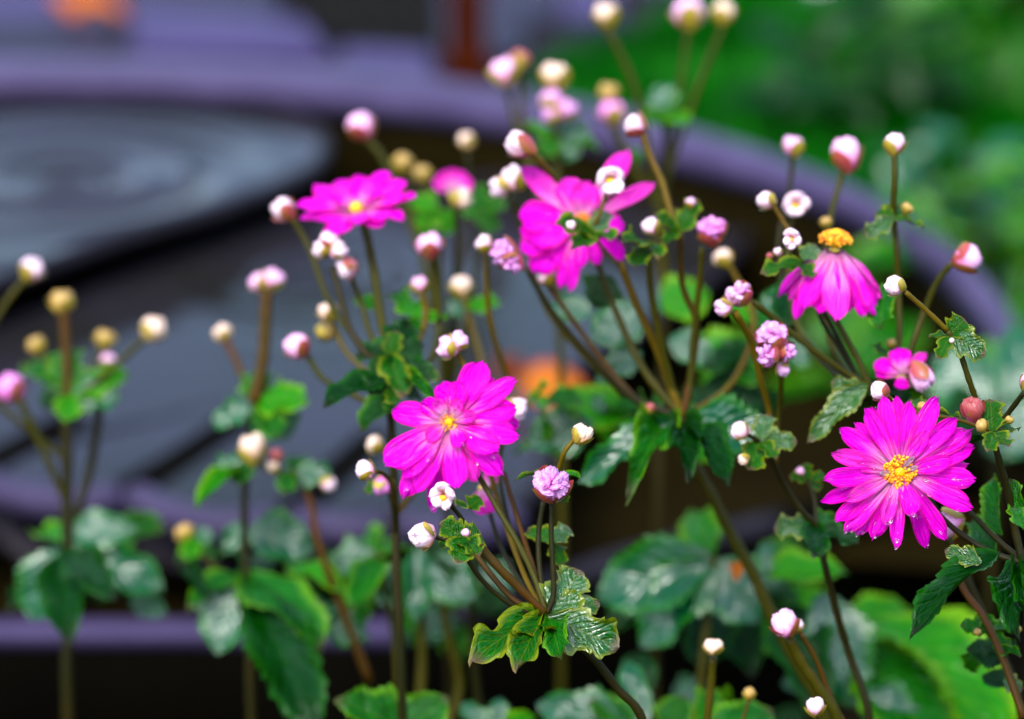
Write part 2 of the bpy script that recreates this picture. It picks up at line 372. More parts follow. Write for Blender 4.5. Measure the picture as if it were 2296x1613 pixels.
class Plant:
    def __init__(s, label, base, cat='plant', name='anemone_plant', group=None):
        x, y, d = base; q = P(x, y, d); s.base = Vector((q.x, q.y, 0)); s.n = 0
        s.root = bpy.data.objects.new(name, None); COL.objects.link(s.root); s.root.empty_display_size = .05
        s.root.location = s.base; WM[s.root.name] = Matrix.Translation(s.base)
        tag(s.root, label, cat, group); s.rs = random.Random(label)
    def part(s, name, me, m, world, parent=None, kind=None): return link(name, me, M[m], parent or s.root, world, kind)
    def stem(s, pts, w0=13, w1=11, m='stem', ground=False):
        q = [P(*p) for p in pts]; r0, r1 = S(w0, pts[0][2])/2, S(w1, pts[-1][2])/2
        if ground: q.append(Vector((q[-1].x*.5+s.base.x*.5, q[-1].y*.5+s.base.y*.5, q[-1].z*.5))); q.append(s.base.copy())
        o = s.base; vs, fs = tube([v-o for v in q], r0, r1)
        return s.part('stem', mesh('stem', vs, fs), m, Matrix.Translation(o))
    def leaf(s, b, t, wpx, m='bract', kind='bract', n=(0, .6, .8), var=None, name='leaf'):
        if m in ('leaf_teal', 'bract_wet'):            # wet leaves lie so that they catch the bright part of the sky
            q = (b[2]+t[2])/2; lr, lu = S(t[0]-b[0], q), S(b[1]-t[1], q); n = (-.13+s.rs.uniform(-.12, .12), .33+s.rs.uniform(-.10, .12), .94)
            t = (t[0], t[1], b[2]+(n[0]*lr+n[1]*lu)/n[2])
        a, c = P(*b), P(*t); x = c-a; var = s.rs.randrange(5) if var is None else var; L = x.length
        return s.part(name, LEAVES[kind][var], m, frame(a, x, V(*n), L, S(wpx, (b[2]+t[2])/2), L*.8))
    def bud(s, x, y, d, size, kind='pale', ang=90, tc=.2, sep='sepal', lobes=None, long=1.0):
        a = math.radians(ang); ax = V(math.cos(a), math.sin(a), tc).normalized(); c = P(x, y, d); r = S(size, d)/2
        rs = s.rs; W = frame(c, ax.orthogonal(), ax, r, r, r*long)
        body = s.part('bud', RECEPT, sep, frame(c-ax*(r*.55*long), ax.orthogonal(), ax, r*.5, r*.5, r*.5))
        crump = kind in ('magenta_open', 'mauve_open', 'pink_open'); mname = 'bud_'+kind.split('_')[0]
        if crump:
            for k in range(lobes or 15):
                z = 1-2*(k+.5)/(lobes or 15); th = k*2.4+rs.uniform(-.3, .3); rr = math.sqrt(1-z*z); z = .25+z*.75
                dr = Vector((rr*math.cos(th), rr*math.sin(th), z)); q = W @ (dr*.52)
                rot = Matrix.Rotation(rs.uniform(0, 3), 4, 'Z') @ Matrix.Rotation(rs.uniform(-.5, .5), 4, 'X')
                F = frame(Vector(), W.to_3x3() @ Vector((-math.sin(th), math.cos(th), .3)), W.to_3x3() @ dr)
                mm = mname if rs.random() < .8 else 'bud_magenta'
                s.part('bud_petal', CRUMP[rs.randrange(4)], mm, Matrix.Translation(q) @ F.to_3x3().to_4x4() @ rot @ Matrix.Diagonal((r*.40, r*.40, r*.36, 1)), body)
        else:
            nl = lobes or rs.choice((4, 5, 5)); t0 = rs.uniform(0, 6)
            for k in range(nl):
                th = t0+2*math.pi*k/nl+rs.uniform(-.15, .15); off = rs.uniform(.30, .42); sz = rs.uniform(.60, .70)
                q = W @ Vector((math.cos(th)*off, math.sin(th)*off, rs.uniform(-.04, .12)))
                F = frame(Vector(), W.to_3x3() @ Vector((-math.sin(th), math.cos(th), 0)), ax - (W.to_3x3() @ Vector((math.cos(th), math.sin(th), 0))).normalized()*-.12)
                s.part('bud_petal', BUDP[rs.randrange(4)], mname, Matrix.Translation(q) @ F.to_3x3().to_4x4() @ Matrix.Diagonal((r*sz, r*sz, r*long*rs.uniform(.66, .78), 1)), body)
        t0 = rs.uniform(0, 6)
        for k in range(3):
            W2 = frame(c+ax*(r*.04), Matrix.Rotation(t0+k*2.1, 3, ax) @ ax.orthogonal().normalized(), ax, r*1.02, r*1.02, r*rs.uniform(.85, 1.1)*long)
            s.part('sepal', SEPAL, sep, W2, body)
        return body
    def open_bud(s, x, y, d, size, n=(0, .2, 1), ang0=20):
        """a half open pale bud with rounded petals round a yellow eye"""
        c = P(x, y, d); nn = V(*n).normalized(); r = S(size, d)/2; e1 = RT-nn*RT.dot(nn); e1.normalize(); e2 = nn.cross(e1)
        body = s.part('bud', RECEPT, 'sepal', frame(c-nn*(r*.5), e1, nn, r*.45, r*.45, r*.5))
        for k in range(5):
            a = math.radians(ang0)+k*2*math.pi/5+s.rs.uniform(-.3, .3); dr = e1*math.cos(a)+e2*math.sin(a)
            q = c+dr*(r*s.rs.uniform(.38, .60))+nn*(r*s.rs.uniform(-.15, .25))
            s.part('bud_petal', BUDP[k % 4], 'bud_pale', frame(q, dr.cross(nn), nn+dr*s.rs.uniform(.1, .9), r*s.rs.uniform(.40, .56), r*.36, r*s.rs.uniform(.42, .58)), body)
        s.part('pistil', RECEPT, 'pistil', frame(c+nn*(r*.10)-e2*(r*.1), e1, nn, r*.26, r*.18, r*.24), body)
        return body
    def flower(s, x, y, d, n, petals, stam, pist, heap=0, m='petal', drops=0, r0=10, wf=1.15):
        c = P(x, y, d); nn = V(*n).normalized(); e1 = RT-nn*RT.dot(nn); e1.normalize(); e2 = nn.cross(e1); q1 = S(1, d)
        fl = s.part('flower', RECEPT, 'sepal', frame(c-nn*(9*q1), e1, nn, 13*q1, 13*q1, 12*q1))
        dv, df = [], []
        db, dfb, _ = ellipsoid(1, 1, .55, 8, 6)
        for i, pt in enumerate(petals):
            ang, ln, wd = pt[:3]; lift = pt[3] if len(pt) > 3 else 0; off = pt[4] if len(pt) > 4 else (i*7 % 11)*.6-3
            var = pt[5] if len(pt) > 5 else s.rs.randrange(8); mm = pt[6] if len(pt) > 6 else m
            a, l = math.radians(ang), math.radians(lift); dr = e1*math.cos(a)+e2*math.sin(a)
            ax = dr*math.cos(l)+nn*math.sin(l); az = nn*math.cos(l)-dr*math.sin(l)
            if len(pt) > 7: az = Matrix.Rotation(math.radians(pt[7]), 3, ax) @ az
            L = (ln-r0)*q1
            W = frame(c+dr*(r0*q1)+nn*(off*q1), ax, az, L, wd*wf*q1, L*.75)
            s.part('petal', PETALS[var], mm, W, fl)
            if drops:
                for k in range(drops):
                    u, v = s.rs.uniform(.25, .97), s.rs.uniform(-.8, .8); sz = q1*s.rs.choice((1.6, 2.0, 2.8, 4.0))*s.rs.uniform(.8, 1.2)
                    p0 = W @ Vector(PETAL_FN[var](u, v)); nz = (W.to_3x3() @ Vector((0, 0, 1))).normalized()
                    fr = frame(p0+nz*(sz*.15), ax, nz, sz*s.rs.uniform(1, 1.7), sz, sz); o = len(dv)
                    dv += [fr @ Vector(t) - c for t in db]; df += [tuple(j+o for j in f) for f in dfb]
        if stam: s.part('stamen', STAMENS[heap], 'stamen', frame(c+nn*(2*q1), e1, nn, stam*q1, stam*q1, stam*q1), fl, 'stuff')
        if pist: s.part('pistil', BUDP[0], 'pistil', frame(c+nn*((stam*.5 if heap == 1 else 6)*q1), e1, nn, pist*q1, pist*1.3*q1, pist*q1), fl)
        if drops: s.part('water_drop', mesh('water_drops', dv, df), 'drop', Matrix.Translation(c), fl, 'stuff')
        return fl
    def whorl(s, x, y, d, spokes, m='bract', kind='bract'):
        """spokes: (image angle, length px, width px, depth change, normal)"""
        for sp in spokes:
            a = math.radians(sp[0]); dd = sp[3] if len(sp) > 3 else 0; n = sp[4] if len(sp) > 4 else (0, .65, .75)
            s.leaf((x, y, d), (x+math.cos(a)*sp[1], y-math.sin(a)*sp[1], d+dd), sp[2], m, kind, n)

# ------------------------------------------------------------------ the setting
def struct(o): o['kind'] = 'structure'; return o
def sheet(name, pts, z, m, sub=None):
    return struct(link(name, mesh(name, [(x, y, z) for x, y in pts], [tuple(range(len(pts)))], smooth=False), M[m]))
sheet('soil', [(-60, -60), (60, -60), (60, 60), (-60, 60)], 0.0, 'soil')
rs = random.Random(5)
def box_mesh(name, x0, x1, y0, y1, z0, z1, bev=.006):
    vs = [(x0, y0, z0), (x1, y0, z0), (x1, y1, z0), (x0, y1, z0),
          (x0, y0, z1-bev), (x1, y0, z1-bev), (x1, y1, z1-bev), (x0, y1, z1-bev),
          (x0+bev, y0+bev, z1), (x1-bev, y0+bev, z1), (x1-bev, y1-bev, z1), (x0+bev, y1-bev, z1)]
    fs = [(3, 2, 1, 0), (8, 9, 10, 11)]
    for a in (0, 4):
        for i in range(4): fs.append((a+i, a+(i+1) % 4, a+4+(i+1) % 4, a+4+i))
    return mesh(name, vs, fs, smooth=False)
# paving behind the basin: slabs laid in courses, with open joints
pav = sheet('paving', [(-4, 3.0), (.03, 3.0), (.03, 4.5), (.34, 5.05), (.9, 6.0), (1.5, 7.5), (1.5, 9), (-4, 9)], .012, 'joint')
yy = 3.20; row = 0
while yy < 6.6:
    dy = rs.uniform(.26, .40); xx = -2.6-rs.uniform(0, .3)
    while xx < 1.0:
        dx = rs.uniform(.34, .62); lim = .02 if yy+dy < 4.5 else (yy-4.5)*.55
        x1 = min(xx+dx-.012, lim)
        if x1-xx > .1:
            q = link('paving_slab', box_mesh('paving_slab', xx, x1, yy, yy+dy-.012, .012, .03+rs.uniform(0, .005)), M['paving' if rs.random() < .75 else 'paving_light'], pav)
        xx += dx
    yy += dy; row += 1
struct(link('flower_bed', mesh('flower_bed', [PZ(x, y, .042) for x, y in ((742, 92), (985, 112), (985, -200), (500, -200), (640, 5))], [(0, 1, 2, 3, 4)], smooth=False), M['soil']))
# lawn
lp = [(.04, 3.0), (.04, 4.5), (.34, 5.05), (.9, 6.0), (1.5, 7.5), (1.5, 12), (9, 12), (9, 2.2), (.6, 2.2)]
sheet('lawn', lp, .008, 'lawn')
def inside(x, y, poly):
    c = False; j = len(poly)-1
    for i in range(len(poly)):
        (xi, yi), (xj, yj) = poly[i], poly[j]
        if (yi > y) != (yj > y) and x < (xj-xi)*(y-yi)/(yj-yi)+xi: c = not c
        j = i
    return c
gv, gf = [], []
BC = (-.58, 2.06); RO, RI = 1.055, .968; RZ = .36
while len(gf) < 30000:
    x, y = rs.uniform(0, 2.6), rs.uniform(2.3, 7.0)
    if x > .55+y*.24 or not inside(x, y, lp) or math.hypot(x-BC[0], y-BC[1]) < RO+.03: continue
    h = rs.uniform(.03, .075); a = rs.uniform(0, 6.28); b = rs.uniform(.002, .0045); l = rs.uniform(.2, .9)*h; o = len(gv)
    dx, dy = math.cos(a), math.sin(a)
    gv += [(x-dy*b, y+dx*b, .008), (x+dy*b, y-dx*b, .008), (x+dx*l*.35+dy*b*.8, y+dy*l*.35-dx*b*.8, h*.6), (x+dx*l*.35-dy*b*.8, y+dy*l*.35+dx*b*.8, h*.6), (x+dx*l, y+dy*l, h)]
    gf += [(o, o+1, o+2, o+3), (o+3, o+2, o+4)]
g = link('grass', mesh('grass', gv, gf), M['grass'], kind='stuff'); tag(g, 'short green grass growing behind the curved stone rim', 'grass')

# ---- fountain: curved rim wall, low front wall, brown basin, two lobed trays with a film of water
fq = Vector((-.58, 2.06, 0)); FM = Matrix.Translation(fq)
ft = bpy.data.objects.new('stone_fountain', None); COL.objects.link(ft); ft.location = fq; WM[ft.name] = FM
tag(ft, 'grey lilac stone fountain with lobed trays of rippling water behind the flowers', 'fountain')
def fpart(name, vs, fs, m, smooth=True, parent=None):
    return link(name, mesh(name, [Vector(v)-fq for v in vs], fs, smooth=smooth), M[m], parent or ft, FM)
def sweep(path, prof, closed=False):
    vs, fs = [], []; n = len(path); k = len(prof)
    for i, p in enumerate(path):
        a, b = path[max(i-1, 0)], path[min(i+1, n-1)]; t = Vector((b[0]-a[0], b[1]-a[1], 0)).normalized(); nr = Vector((t.y, -t.x, 0))
        for (o, z) in prof: vs.append((p[0]+nr.x*o, p[1]+nr.y*o, z))
    for i in range(n-1):
        for j in range(k): fs.append((i*k+j, i*k+(j+1) % k, (i+1)*k+(j+1) % k, (i+1)*k+j))
    fs.append(tuple(range(k))[::-1]); fs.append(tuple((n-1)*k+j for j in range(k)))
    return vs, fs
def rprof(o0, o1, z0, z1, b):
    p = [(o0, z0), (o1, z0), (o1, z1-b)]
    for t in (30, 60): p.append((o1-b+b*math.cos(math.radians(t)), z1-b+b*math.sin(math.radians(t))))
    p += [(o1-b, z1), (o0+b, z1)]
    for t in (120, 150): p.append((o0+b+b*math.cos(math.radians(t)), z1-b+b*math.sin(math.radians(t))))
    p.append((o0, z1-b)); return p
arc = lambda r, a0, a1, n: [(BC[0]+r*math.cos(math.radians(a0+(a1-a0)*i/n)), BC[1]+r*math.sin(math.radians(a0+(a1-a0)*i/n))) for i in range(n+1)]
def ring_wall(z0, z1, bev, o_in, o_out, a0=196, a1=-7, n=100):
    vs, fs = [], []; k = 8
    for i in range(n+1):
        a = math.radians(a0+(a1-a0)*i/n); d = Vector((math.cos(a), math.sin(a))); c1 = Vector((-.5816, 2.083)); c2 = Vector((-.6216, 1.859))
        ro = 1.04+o_out; m = (c1-c2).dot(d); ri = -m+math.sqrt(m*m-((c1-c2).length_squared-1.133**2)); ri = min(ri+.018, 1.04-.028)-o_in
        for r, z in ((ri, z0), (ro, z0), (ro, z1-bev), (ro-bev*.3, z1-bev*.3), (ro-bev, z1), (ri+bev, z1), (ri+bev*.3, z1-bev*.3), (ri, z1-bev)):
            q = c1+d*r; vs.append((q.x, q.y, z+.0015*noise.noise(Vector((q.x*9, q.y*9, z*5)))))
    for i in range(n):
        for j in range(k): fs.append((i*k+j, i*k+(j+1) % k, (i+1)*k+(j+1) % k, (i+1)*k+j))
    fs.append(tuple(range(k))[::-1]); fs.append(tuple(n*k+j for j in range(k)))
    return vs, fs
fpart('rim', *ring_wall(.328, RZ, .012, 0, 0), 'stone')
fpart('wall', *ring_wall(0, .3285, .004, -.012, -.012), 'basin')
FR = [PZ(x, y, .20) for x, y in ((-900, 1400), (0, 1400), (880, 1400), (1100, 1335), (1400, 1240), (1700, 1165), (2100, 1060), (2420, 900))]
fp = []
for i in range(len(FR)-1):
    for k in range(8): t = k/8; fp.append((FR[i].x*(1-t)+FR[i+1].x*t, FR[i].y*(1-t)+FR[i+1].y*t))
fp.append((FR[-1].x, FR[-1].y))
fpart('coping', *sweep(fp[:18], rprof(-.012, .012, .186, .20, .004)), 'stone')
fpart('coping', *sweep(fp[17:42], rprof(-.0125, .0125, .185, .1995, .004)), 'stone_mid')  # same coping made duller behind the plants, their shade put into the colour
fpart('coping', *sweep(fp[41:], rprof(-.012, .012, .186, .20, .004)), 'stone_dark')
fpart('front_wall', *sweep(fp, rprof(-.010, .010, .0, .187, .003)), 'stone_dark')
bz = .16
bp = [(p[0], p[1]+.01) for p in fp] + [p for p in arc(RI+.02, -8, 196, 60)]
fpart('basin_floor', [(x, y, bz) for x, y in bp]+[(-.45, 2.2, bz-.03)], [(i, (i+1) % len(bp), len(bp)) for i in range(len(bp))], 'basin')

def smooth_loop(pts, sub=7):
    out = []; n = len(pts)
    for i in range(n):
        a, b, c, d = (Vector(pts[(i+k-1) % n]) for k in range(4))
        for k in range(sub):
            t = k/sub; out.append(.5*((2*b)+(-a+c)*t+(2*a-5*b+4*c-d)*t*t+(-a+3*b-3*c+d)*t**3))
    return out
def tray(outline, z, thick, ripples, lip=.006, lipw=.010, m='stone_mid'):
    q = smooth_loop([PZ(x, y, z).to_2d() for x, y in outline]); n = len(q)
    cx = sum((v for v in q), Vector((0, 0)))/n
    def ring(off, zz):
        r = []
        for i, v in enumerate(q):
            t = (q[(i+1) % n]-q[i-1]).normalized(); nr = Vector((t.y, -t.x))
            if nr.dot(v-cx) < 0: nr = -nr
            r.append((v.x+nr.x*off, v.y+nr.y*off, zz))
        return r
    rings = [ring(-.13, z-thick), ring(-.045, z-.032), ring(-.004, z-.018), ring(0, z-.012), ring(-.003, z-.004), ring(-.009, z), ring(-lipw, z-.002), ring(-lipw-.012, z-lip)]
    vs, fs = [], []
    for r in rings: vs += r
    for k in range(len(rings)-1):
        for i in range(n): fs.append((k*n+i, k*n+(i+1) % n, (k+1)*n+(i+1) % n, (k+1)*n+i))
    c0 = len(vs); vs.append((cx.x, cx.y, z-lip-.004)); k = len(rings)-1
    for i in range(n): fs.append((k*n+i, k*n+(i+1) % n, c0))
    tr = fpart('tray', vs, fs, m)
    wr = ring(-lipw-.004, 0); wv, wf = [], []; NR = 70
    for j in range(NR+1):
        t = 1-j/NR*.985
        for (x, y, _) in wr:
            x, y = cx.x+(x-cx.x)*t, cx.y+(y-cx.y)*t; h = 0
            for (rx, ry, amp, lam, dec) in ripples:
                dd = math.hypot(x-rx, y-ry); h += amp*math.cos(dd/lam*2*math.pi)*math.exp(-(dd/dec)**2)
            wv.append((x, y, z-lip*.72+h))
    for j in range(NR):
        for i in range(n): wf.append((j*n+i, j*n+(i+1) % n, (j+1)*n+(i+1) % n, (j+1)*n+i))
    wf.append(tuple(NR*n+i for i in range(n)))
    fpart('water', wv, wf, 'water', parent=tr)
    return tr
r1 = PZ(140, 390, .33); r2 = PZ(700, 610, .275)
tray([(-700, 240), (-300, 195), (0, 180), (300, 186), (560, 212), (700, 262), (742, 310), (700, 372), (520, 446), (250, 528), (0, 620), (-300, 730), (-700, 800), (-950, 520)], .33, .09,
     [(r1.x, r1.y, .0055, .10, .24)])
tray([(-700, 900), (-300, 800), (0, 715), (330, 590), (640, 480), (960, 410), (1300, 372), (1600, 395), (1700, 450), (1660, 560), (1500, 690), (1330, 800), (1270, 930), (1230, 1060), (1150, 1140),
      (1020, 1165), (890, 1150), (840, 1150), (740, 1155), (650, 1130), (610, 1140), (480, 1150), (350, 1120), (285, 1080), (240, 1095), (120, 1100), (0, 1075), (-80, 1030), (-130, 1040), (-400, 1060), (-750, 1000)], .275, .07,
     [(r2.x, r2.y, .0045, .075, .14)])
for run in (((-420, 1062), (-300, 1075), (-180, 1062), (-110, 1042)), ((-80, 1035), (0, 1078), (120, 1102), (210, 1100), (262, 1088)), ((300, 1088), (360, 1122), (480, 1152), (570, 1150), (622, 1140)), ((665, 1136), (745, 1160), (820, 1160), (862, 1153)), ((895, 1152), (1020, 1168), (1100, 1160), (1160, 1138))):
    pts = [PZ(x, y, .283) for x, y in run]; ln = []
    for i in range(len(pts)-1):
        for k in range(6): ln.append(pts[i].lerp(pts[i+1], k/6).to_2d())
    ln.append(pts[-1].to_2d()); fpart('tray_edge', *sweep([(p.x, p.y) for p in ln], rprof(-.015, .011, .262, .283, .008)), 'stone_edge')
for a, b in (((285, 1085), (560, 905)), ((-60, 1035), (170, 912)), ((650, 1132), (840, 960))):
    p0, p1 = PZ(*a, .28), PZ(*b, .28)
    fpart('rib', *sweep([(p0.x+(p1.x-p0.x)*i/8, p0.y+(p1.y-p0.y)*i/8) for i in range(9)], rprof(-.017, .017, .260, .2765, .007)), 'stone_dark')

# ---- a raised step slab, a post and orange leaves behind the rim
a, b, c, d = PZ(300, 108, .10), PZ(735, 120, .10), PZ(690, 50, .10), PZ(290, 5, .10)
def prism(pts, z0, z1):
    n = len(pts); vs = [(p.x, p.y, z0) for p in pts]+[(p.x, p.y, z1-.01) for p in pts]
    ctr = sum((Vector((p.x, p.y, 0)) for p in pts), Vector())/n
    vs += [(p.x+(ctr.x-p.x)*.02, p.y+(ctr.y-p.y)*.02, z1) for p in pts]
    fs = [tuple(range(n))[::-1], tuple(range(2*n, 3*n))]
    for k in (0, n):
        for i in range(n): fs.append((k+i, k+(i+1) % n, k+n+(i+1) % n, k+n+i))
    return vs, fs
st = link('step_stone', mesh('step_stone', *prism([a, b, c, d], .03, .10), smooth=False), M['paving_light'])
tag(st, 'raised pale lilac stone slab lying on the paving behind the fountain rim', 'stone')
a, b, c, d = PZ(760, 175, .06), PZ(985, 195, .06), PZ(960, 110, .06), PZ(770, 100, .06)
st = link('step_stone', mesh('step_stone', *prism([a, b, c, d], .03, .06), smooth=False), M['paving_light'])
tag(st, 'low lilac stone block on the paving beside the red brown post', 'stone')
pb = PZ(1048, 168, .03)
po = bpy.data.objects.new('wooden_post', None); COL.objects.link(po); po.location = (pb.x, pb.y, .02); WM[po.name] = Matrix.Translation((pb.x, pb.y, .02))
tag(po, 'red brown wooden post standing behind the curved stone rim', 'post')
link('shaft', box_mesh('shaft', -.034, .034, -.034, .034, .05, 1.25, .008), M['wood'], po, Matrix.Translation((pb.x, pb.y, .02)))
link('foot', box_mesh('foot', -.045, .045, -.045, .045, .0, .052, .006), M['wood'], po, Matrix.Translation((pb.x, pb.y, .02)))
link('cap', box_mesh('cap', -.044, .044, -.044, .044, 1.25, 1.28, .008), M['wood'], po, Matrix.Translation((pb.x, pb.y, .02)))
def dead_leaf(label, base, tip, z0, z1, wd, n, var=0, kind='curl'):
    p0, p1 = PZ(*base, z0), PZ(*tip, z1); L = (p1-p0).length
    o = link('fallen_leaf', LEAVES[kind][var], M['leaf_orange'], None, frame(p0, p1-p0, Vector(n), L, wd, L*.8)); tag(o, label, 'leaf'); return o
dead_leaf('orange autumn leaf lying on the paving beyond the fountain', (120, -2), (265, -4),   .06, .075, .075, (0, -.5, .8), 1)
dead_leaf('orange curled autumn leaf lying on the fountain tray among the stems', (1168, 868), (1305, 858), .29, .30, .040, (0, -.8, .7), 2)
ob = dead_leaf('red brown curled autumn leaf standing in the fountain among the stems', (1122, 850), (1162, 800), .29, .31, .030, (-.2, -1, .3), 3)
ob.material_slots[0].link = 'OBJECT'; ob.material_slots[0].material = M['leaf_rust']

# ---- leafy ground plants right of the fountain
def bush(label, x, y, R, H, nl, m, size, seed):
    rr = random.Random(seed); root = bpy.data.objects.new('leafy_plant', None); COL.objects.link(root); o = Vector((x, y, 0)); root.location = o; WM[root.name] = Matrix.Translation(o)
    tag(root, label, 'plant')
    T = Matrix.Translation(o)
    for k in range(7):
        a = rr.uniform(0, 6.28); e = Vector((math.cos(a)*R*.6, math.sin(a)*R*.6, H*rr.uniform(.6, .95)))
        vs, fs = tube([Vector((math.cos(a)*.01, math.sin(a)*.01, 0)), e*.5+Vector((0, 0, H*.15)), e], .004, .002, 6, 4)
        link('stem', mesh('stem', vs, fs), M['stem_dark'], root, T)
    src = LEAVES['leaf']
    for k in range(nl):
        a = rr.uniform(0, 6.28); r = R*math.sqrt(rr.uniform(.02, 1)); z = H*rr.uniform(.25, 1)*(1-.45*(r/R)**2)
        p = o+Vector((math.cos(a)*r, math.sin(a)*r, z)); dr = Vector((math.cos(a+rr.uniform(-.9, .9)), math.sin(a+rr.uniform(-.9, .9)), rr.uniform(-.5, .4)))
        L = size*rr.uniform(.6, 1.25)
        link('leaf', src[rr.randrange(5)], M[m], root, frame(p, dr, Vector((rr.uniform(-.5, .5), rr.uniform(-.7, .3), 1)), L, L*rr.uniform(.45, .7), L*.8))
g0 = PZ(2290, 330, .1)
bush('dark green leafy clump growing on the lawn beside the tall pale leaved plant', 1.02, 4.35, .30, .34, 70, 'leaf', .10, 1)
bush('bright green leafy clump growing right against the curved stone rim', .86, 3.05, .24, .26, 60, 'leaf_bright', .09, 2)
bush('tall pale blue green leaved plant at the far end of the lawn', 1.05, 5.0, .32, .42, 60, 'leaf_teal', .12, 3)
bush('dark leafed seedling standing alone on the lawn behind the rim', .585, 4.1, .15, .24, 50, 'leaf_dark', .10, 4)
bush('olive green leafy clump growing over the end of the curved rim', .52, 2.45, .19, .44, 90, 'leaf', .09, 6)
bush('pale green young leaves at the lawn edge above the rim', .62, 3.35, .10, .22, 22, 'leaf_teal', .08, 9)

# ------------------------------------------------------------------ the anemones
G = 'pink flowering anemones round the fountain'
# A: the sharp flower at the right
A = Plant('anemone with the fully open wet magenta flower and yellow eye beside reddish round bud', (2330, 1700, 1.04), group=G)
pet = [(129.5, 152, 36, -6, -8, 0), (19, 178, 46, -4, -9, 1), (-69.4, 180, 36, -8, -9, 4), (-125, 172, 36, -6, -9, 0), (90.4, 176, 40, -2, -7, 5), (7.7, 158, 42, -2, -6, 2), (-143, 180, 42, -4, -6, 3),
       (112, 160, 42, 0, -3, 1), (142.5, 166, 44, 3, -4, 5), (62.8, 190, 46, 4, 0, 1), (30.5, 192, 50, 3, -2, 2), (-5.8, 169, 52, 2, -1, 5), (-28, 178, 48, 2, 0, 3), (-55, 180, 40, -2, -3, 4), (-94.5, 172, 34, 2, -1, 1),
       (-113, 162, 42, 0, -2, 2), (-133, 184, 38, 2, -1, 0), (-160, 186, 38, 3, 0, 6), (-174, 172, 46, 5, 1, 3), (164.5, 158, 42, 6, 2, 1, 'petal_soft'), (118, 162, 40, 5, 2, 3), (101.6, 176, 40, 5, 3, 0),
       (81, 161, 42, 4, 2, 1), (42.7, 176, 44, 5, 2, 6), (-108, 128, 34, 9, 4, 3, 'petal_soft'), (-152, 140, 36, 8, 4, 1, 'petal_soft'), (-75, 108, 44, 12, 5, 3), (55, 110, 34, 12, 5, 6), (170, 100, 30, 12, 5, 0, 'petal_soft'), (12, 120, 40, 10, 4, 1), (48, 50, 11, 48, 4, 4, 'petal_white'), (15, 46, 11, 40, 4, 2, 'petal_white'), (185, 48, 12, 35, 4, 4, 'petal_white'), (-88, 50, 12, 30, 2, 4, 'petal_white')]
A.flower(2017, 1060, 1.02, (-.08, .16, 1), pet, 37, 12, 0, drops=8, wf=1.0)
A.stem([(2030, 1075, 1.03), (2085, 1135, 1.045), (2157, 1200, 1.045), (2230, 1243, 1.04), (2292, 1262, 1.035)], 12, 17, 'stem_dark')
A.stem([(2120, 1090, 1.07), (2178, 1151, 1.06), (2230, 1205, 1.05), (2288, 1255, 1.04)], 10, 14, 'stem_dark')
A.stem([(2227, 985, 1.02), (2244, 1046, 1.025), (2262, 1110, 1.03), (2276, 1190, 1.035), (2292, 1262, 1.035), (2305, 1400, 1.035), (2325, 1640, 1.04)], 15, 24, 'stem_dark', True)
A.stem([(2030, 655, 1.0), (2075, 695, 1.005), (2125, 742, 1.01)], 11, 12, 'stem_yellow')
A.stem([(2125, 742, 1.01), (2152, 790, 1.012), (2172, 850, 1.015), (2190, 900, 1.02), (2227, 985, 1.02)], 13, 14, 'stem')
A.bud(2008, 641, 1.0, 50, 'pale', 165, .35, 'sepal', 5)
A.leaf((2128, 752, 1.01), (2165, 715, 1.01), 58, n=(.2, .2, 1), var=1); A.leaf((2128, 752, 1.01), (2212, 790, 1.0), 66, 'bract_wet', n=(.1, .75, .7), var=0)
A.leaf((2128, 752, 1.01), (2082, 752, 1.01), 26, n=(0, .9, .5), var=2); A.leaf((2130, 756, 1.0), (2103, 798, .995), 36, n=(-.3, .4, .9), var=3); A.leaf((2126, 750, 1.01), (2190, 735, 1.02), 30, n=(.3, .2, 1), var=4)
A.bud(2134, 765, .998, 14, 'pale', 100, .5)
A.bud(2182, 919, 1.01, 56, 'brown', 110, .4, 'sepal_red', 5, 1.1)
A.bud(2202, 955, 1.0, 33, 'ochre', 130, .4, 'sepal', 4)
A.leaf((2225, 968, 1.01), (2222, 893, 1.012), 62, n=(0, .1, 1), var=1); A.leaf((2225, 968, 1.01), (2286, 950, 1.02), 40, n=(0, .8, .5), var=3); A.leaf((2225, 968, 1.01), (2262, 996, 1.0), 50, n=(.2, .7, .7), var=2)
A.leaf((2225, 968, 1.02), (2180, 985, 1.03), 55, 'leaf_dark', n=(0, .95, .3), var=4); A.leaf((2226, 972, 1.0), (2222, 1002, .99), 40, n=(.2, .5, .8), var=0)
A.bud(2262, 942, 1.01, 22, 'ochre', 60, .4)
A.stem([(2225, 972, 1.015), (2258, 930, 1.01), (2298, 878, 1.0)], 13, 12, 'stem_dark'); A.bud(2306, 858, 1.0, 44, 'pink', 60, .2)
A.bud(1974, 876, 1.035, 48, 'pale', 170, .3, 'sepal_red', 5); A.stem([(1990, 888, 1.04), (2015, 908, 1.045), (2060, 925, 1.05), (2160, 945, 1.04), (2225, 972, 1.02)], 9, 9, 'stem_yellow')
A.bud(2068, 912, 1.04, 24, 'ochre', 120, .3); A.leaf((2085, 925, 1.04), (2155, 930, 1.03), 20, n=(0, .9, .3), var=2); A.leaf((2070, 915, 1.06), (2045, 885, 1.07), 34, n=(0, .6, .6), var=0)
A.bud(2130, 1172, 1.07, 74, 'pink', 200, .1, 'sepal', 5); A.stem([(2150, 1190, 1.08), (2140, 1240, 1.085), (2160, 1320, 1.08), (2206, 1385, 1.07), (2250, 1480, 1.06), (2296, 1610, 1.05)], 12, 20, 'stem_red')
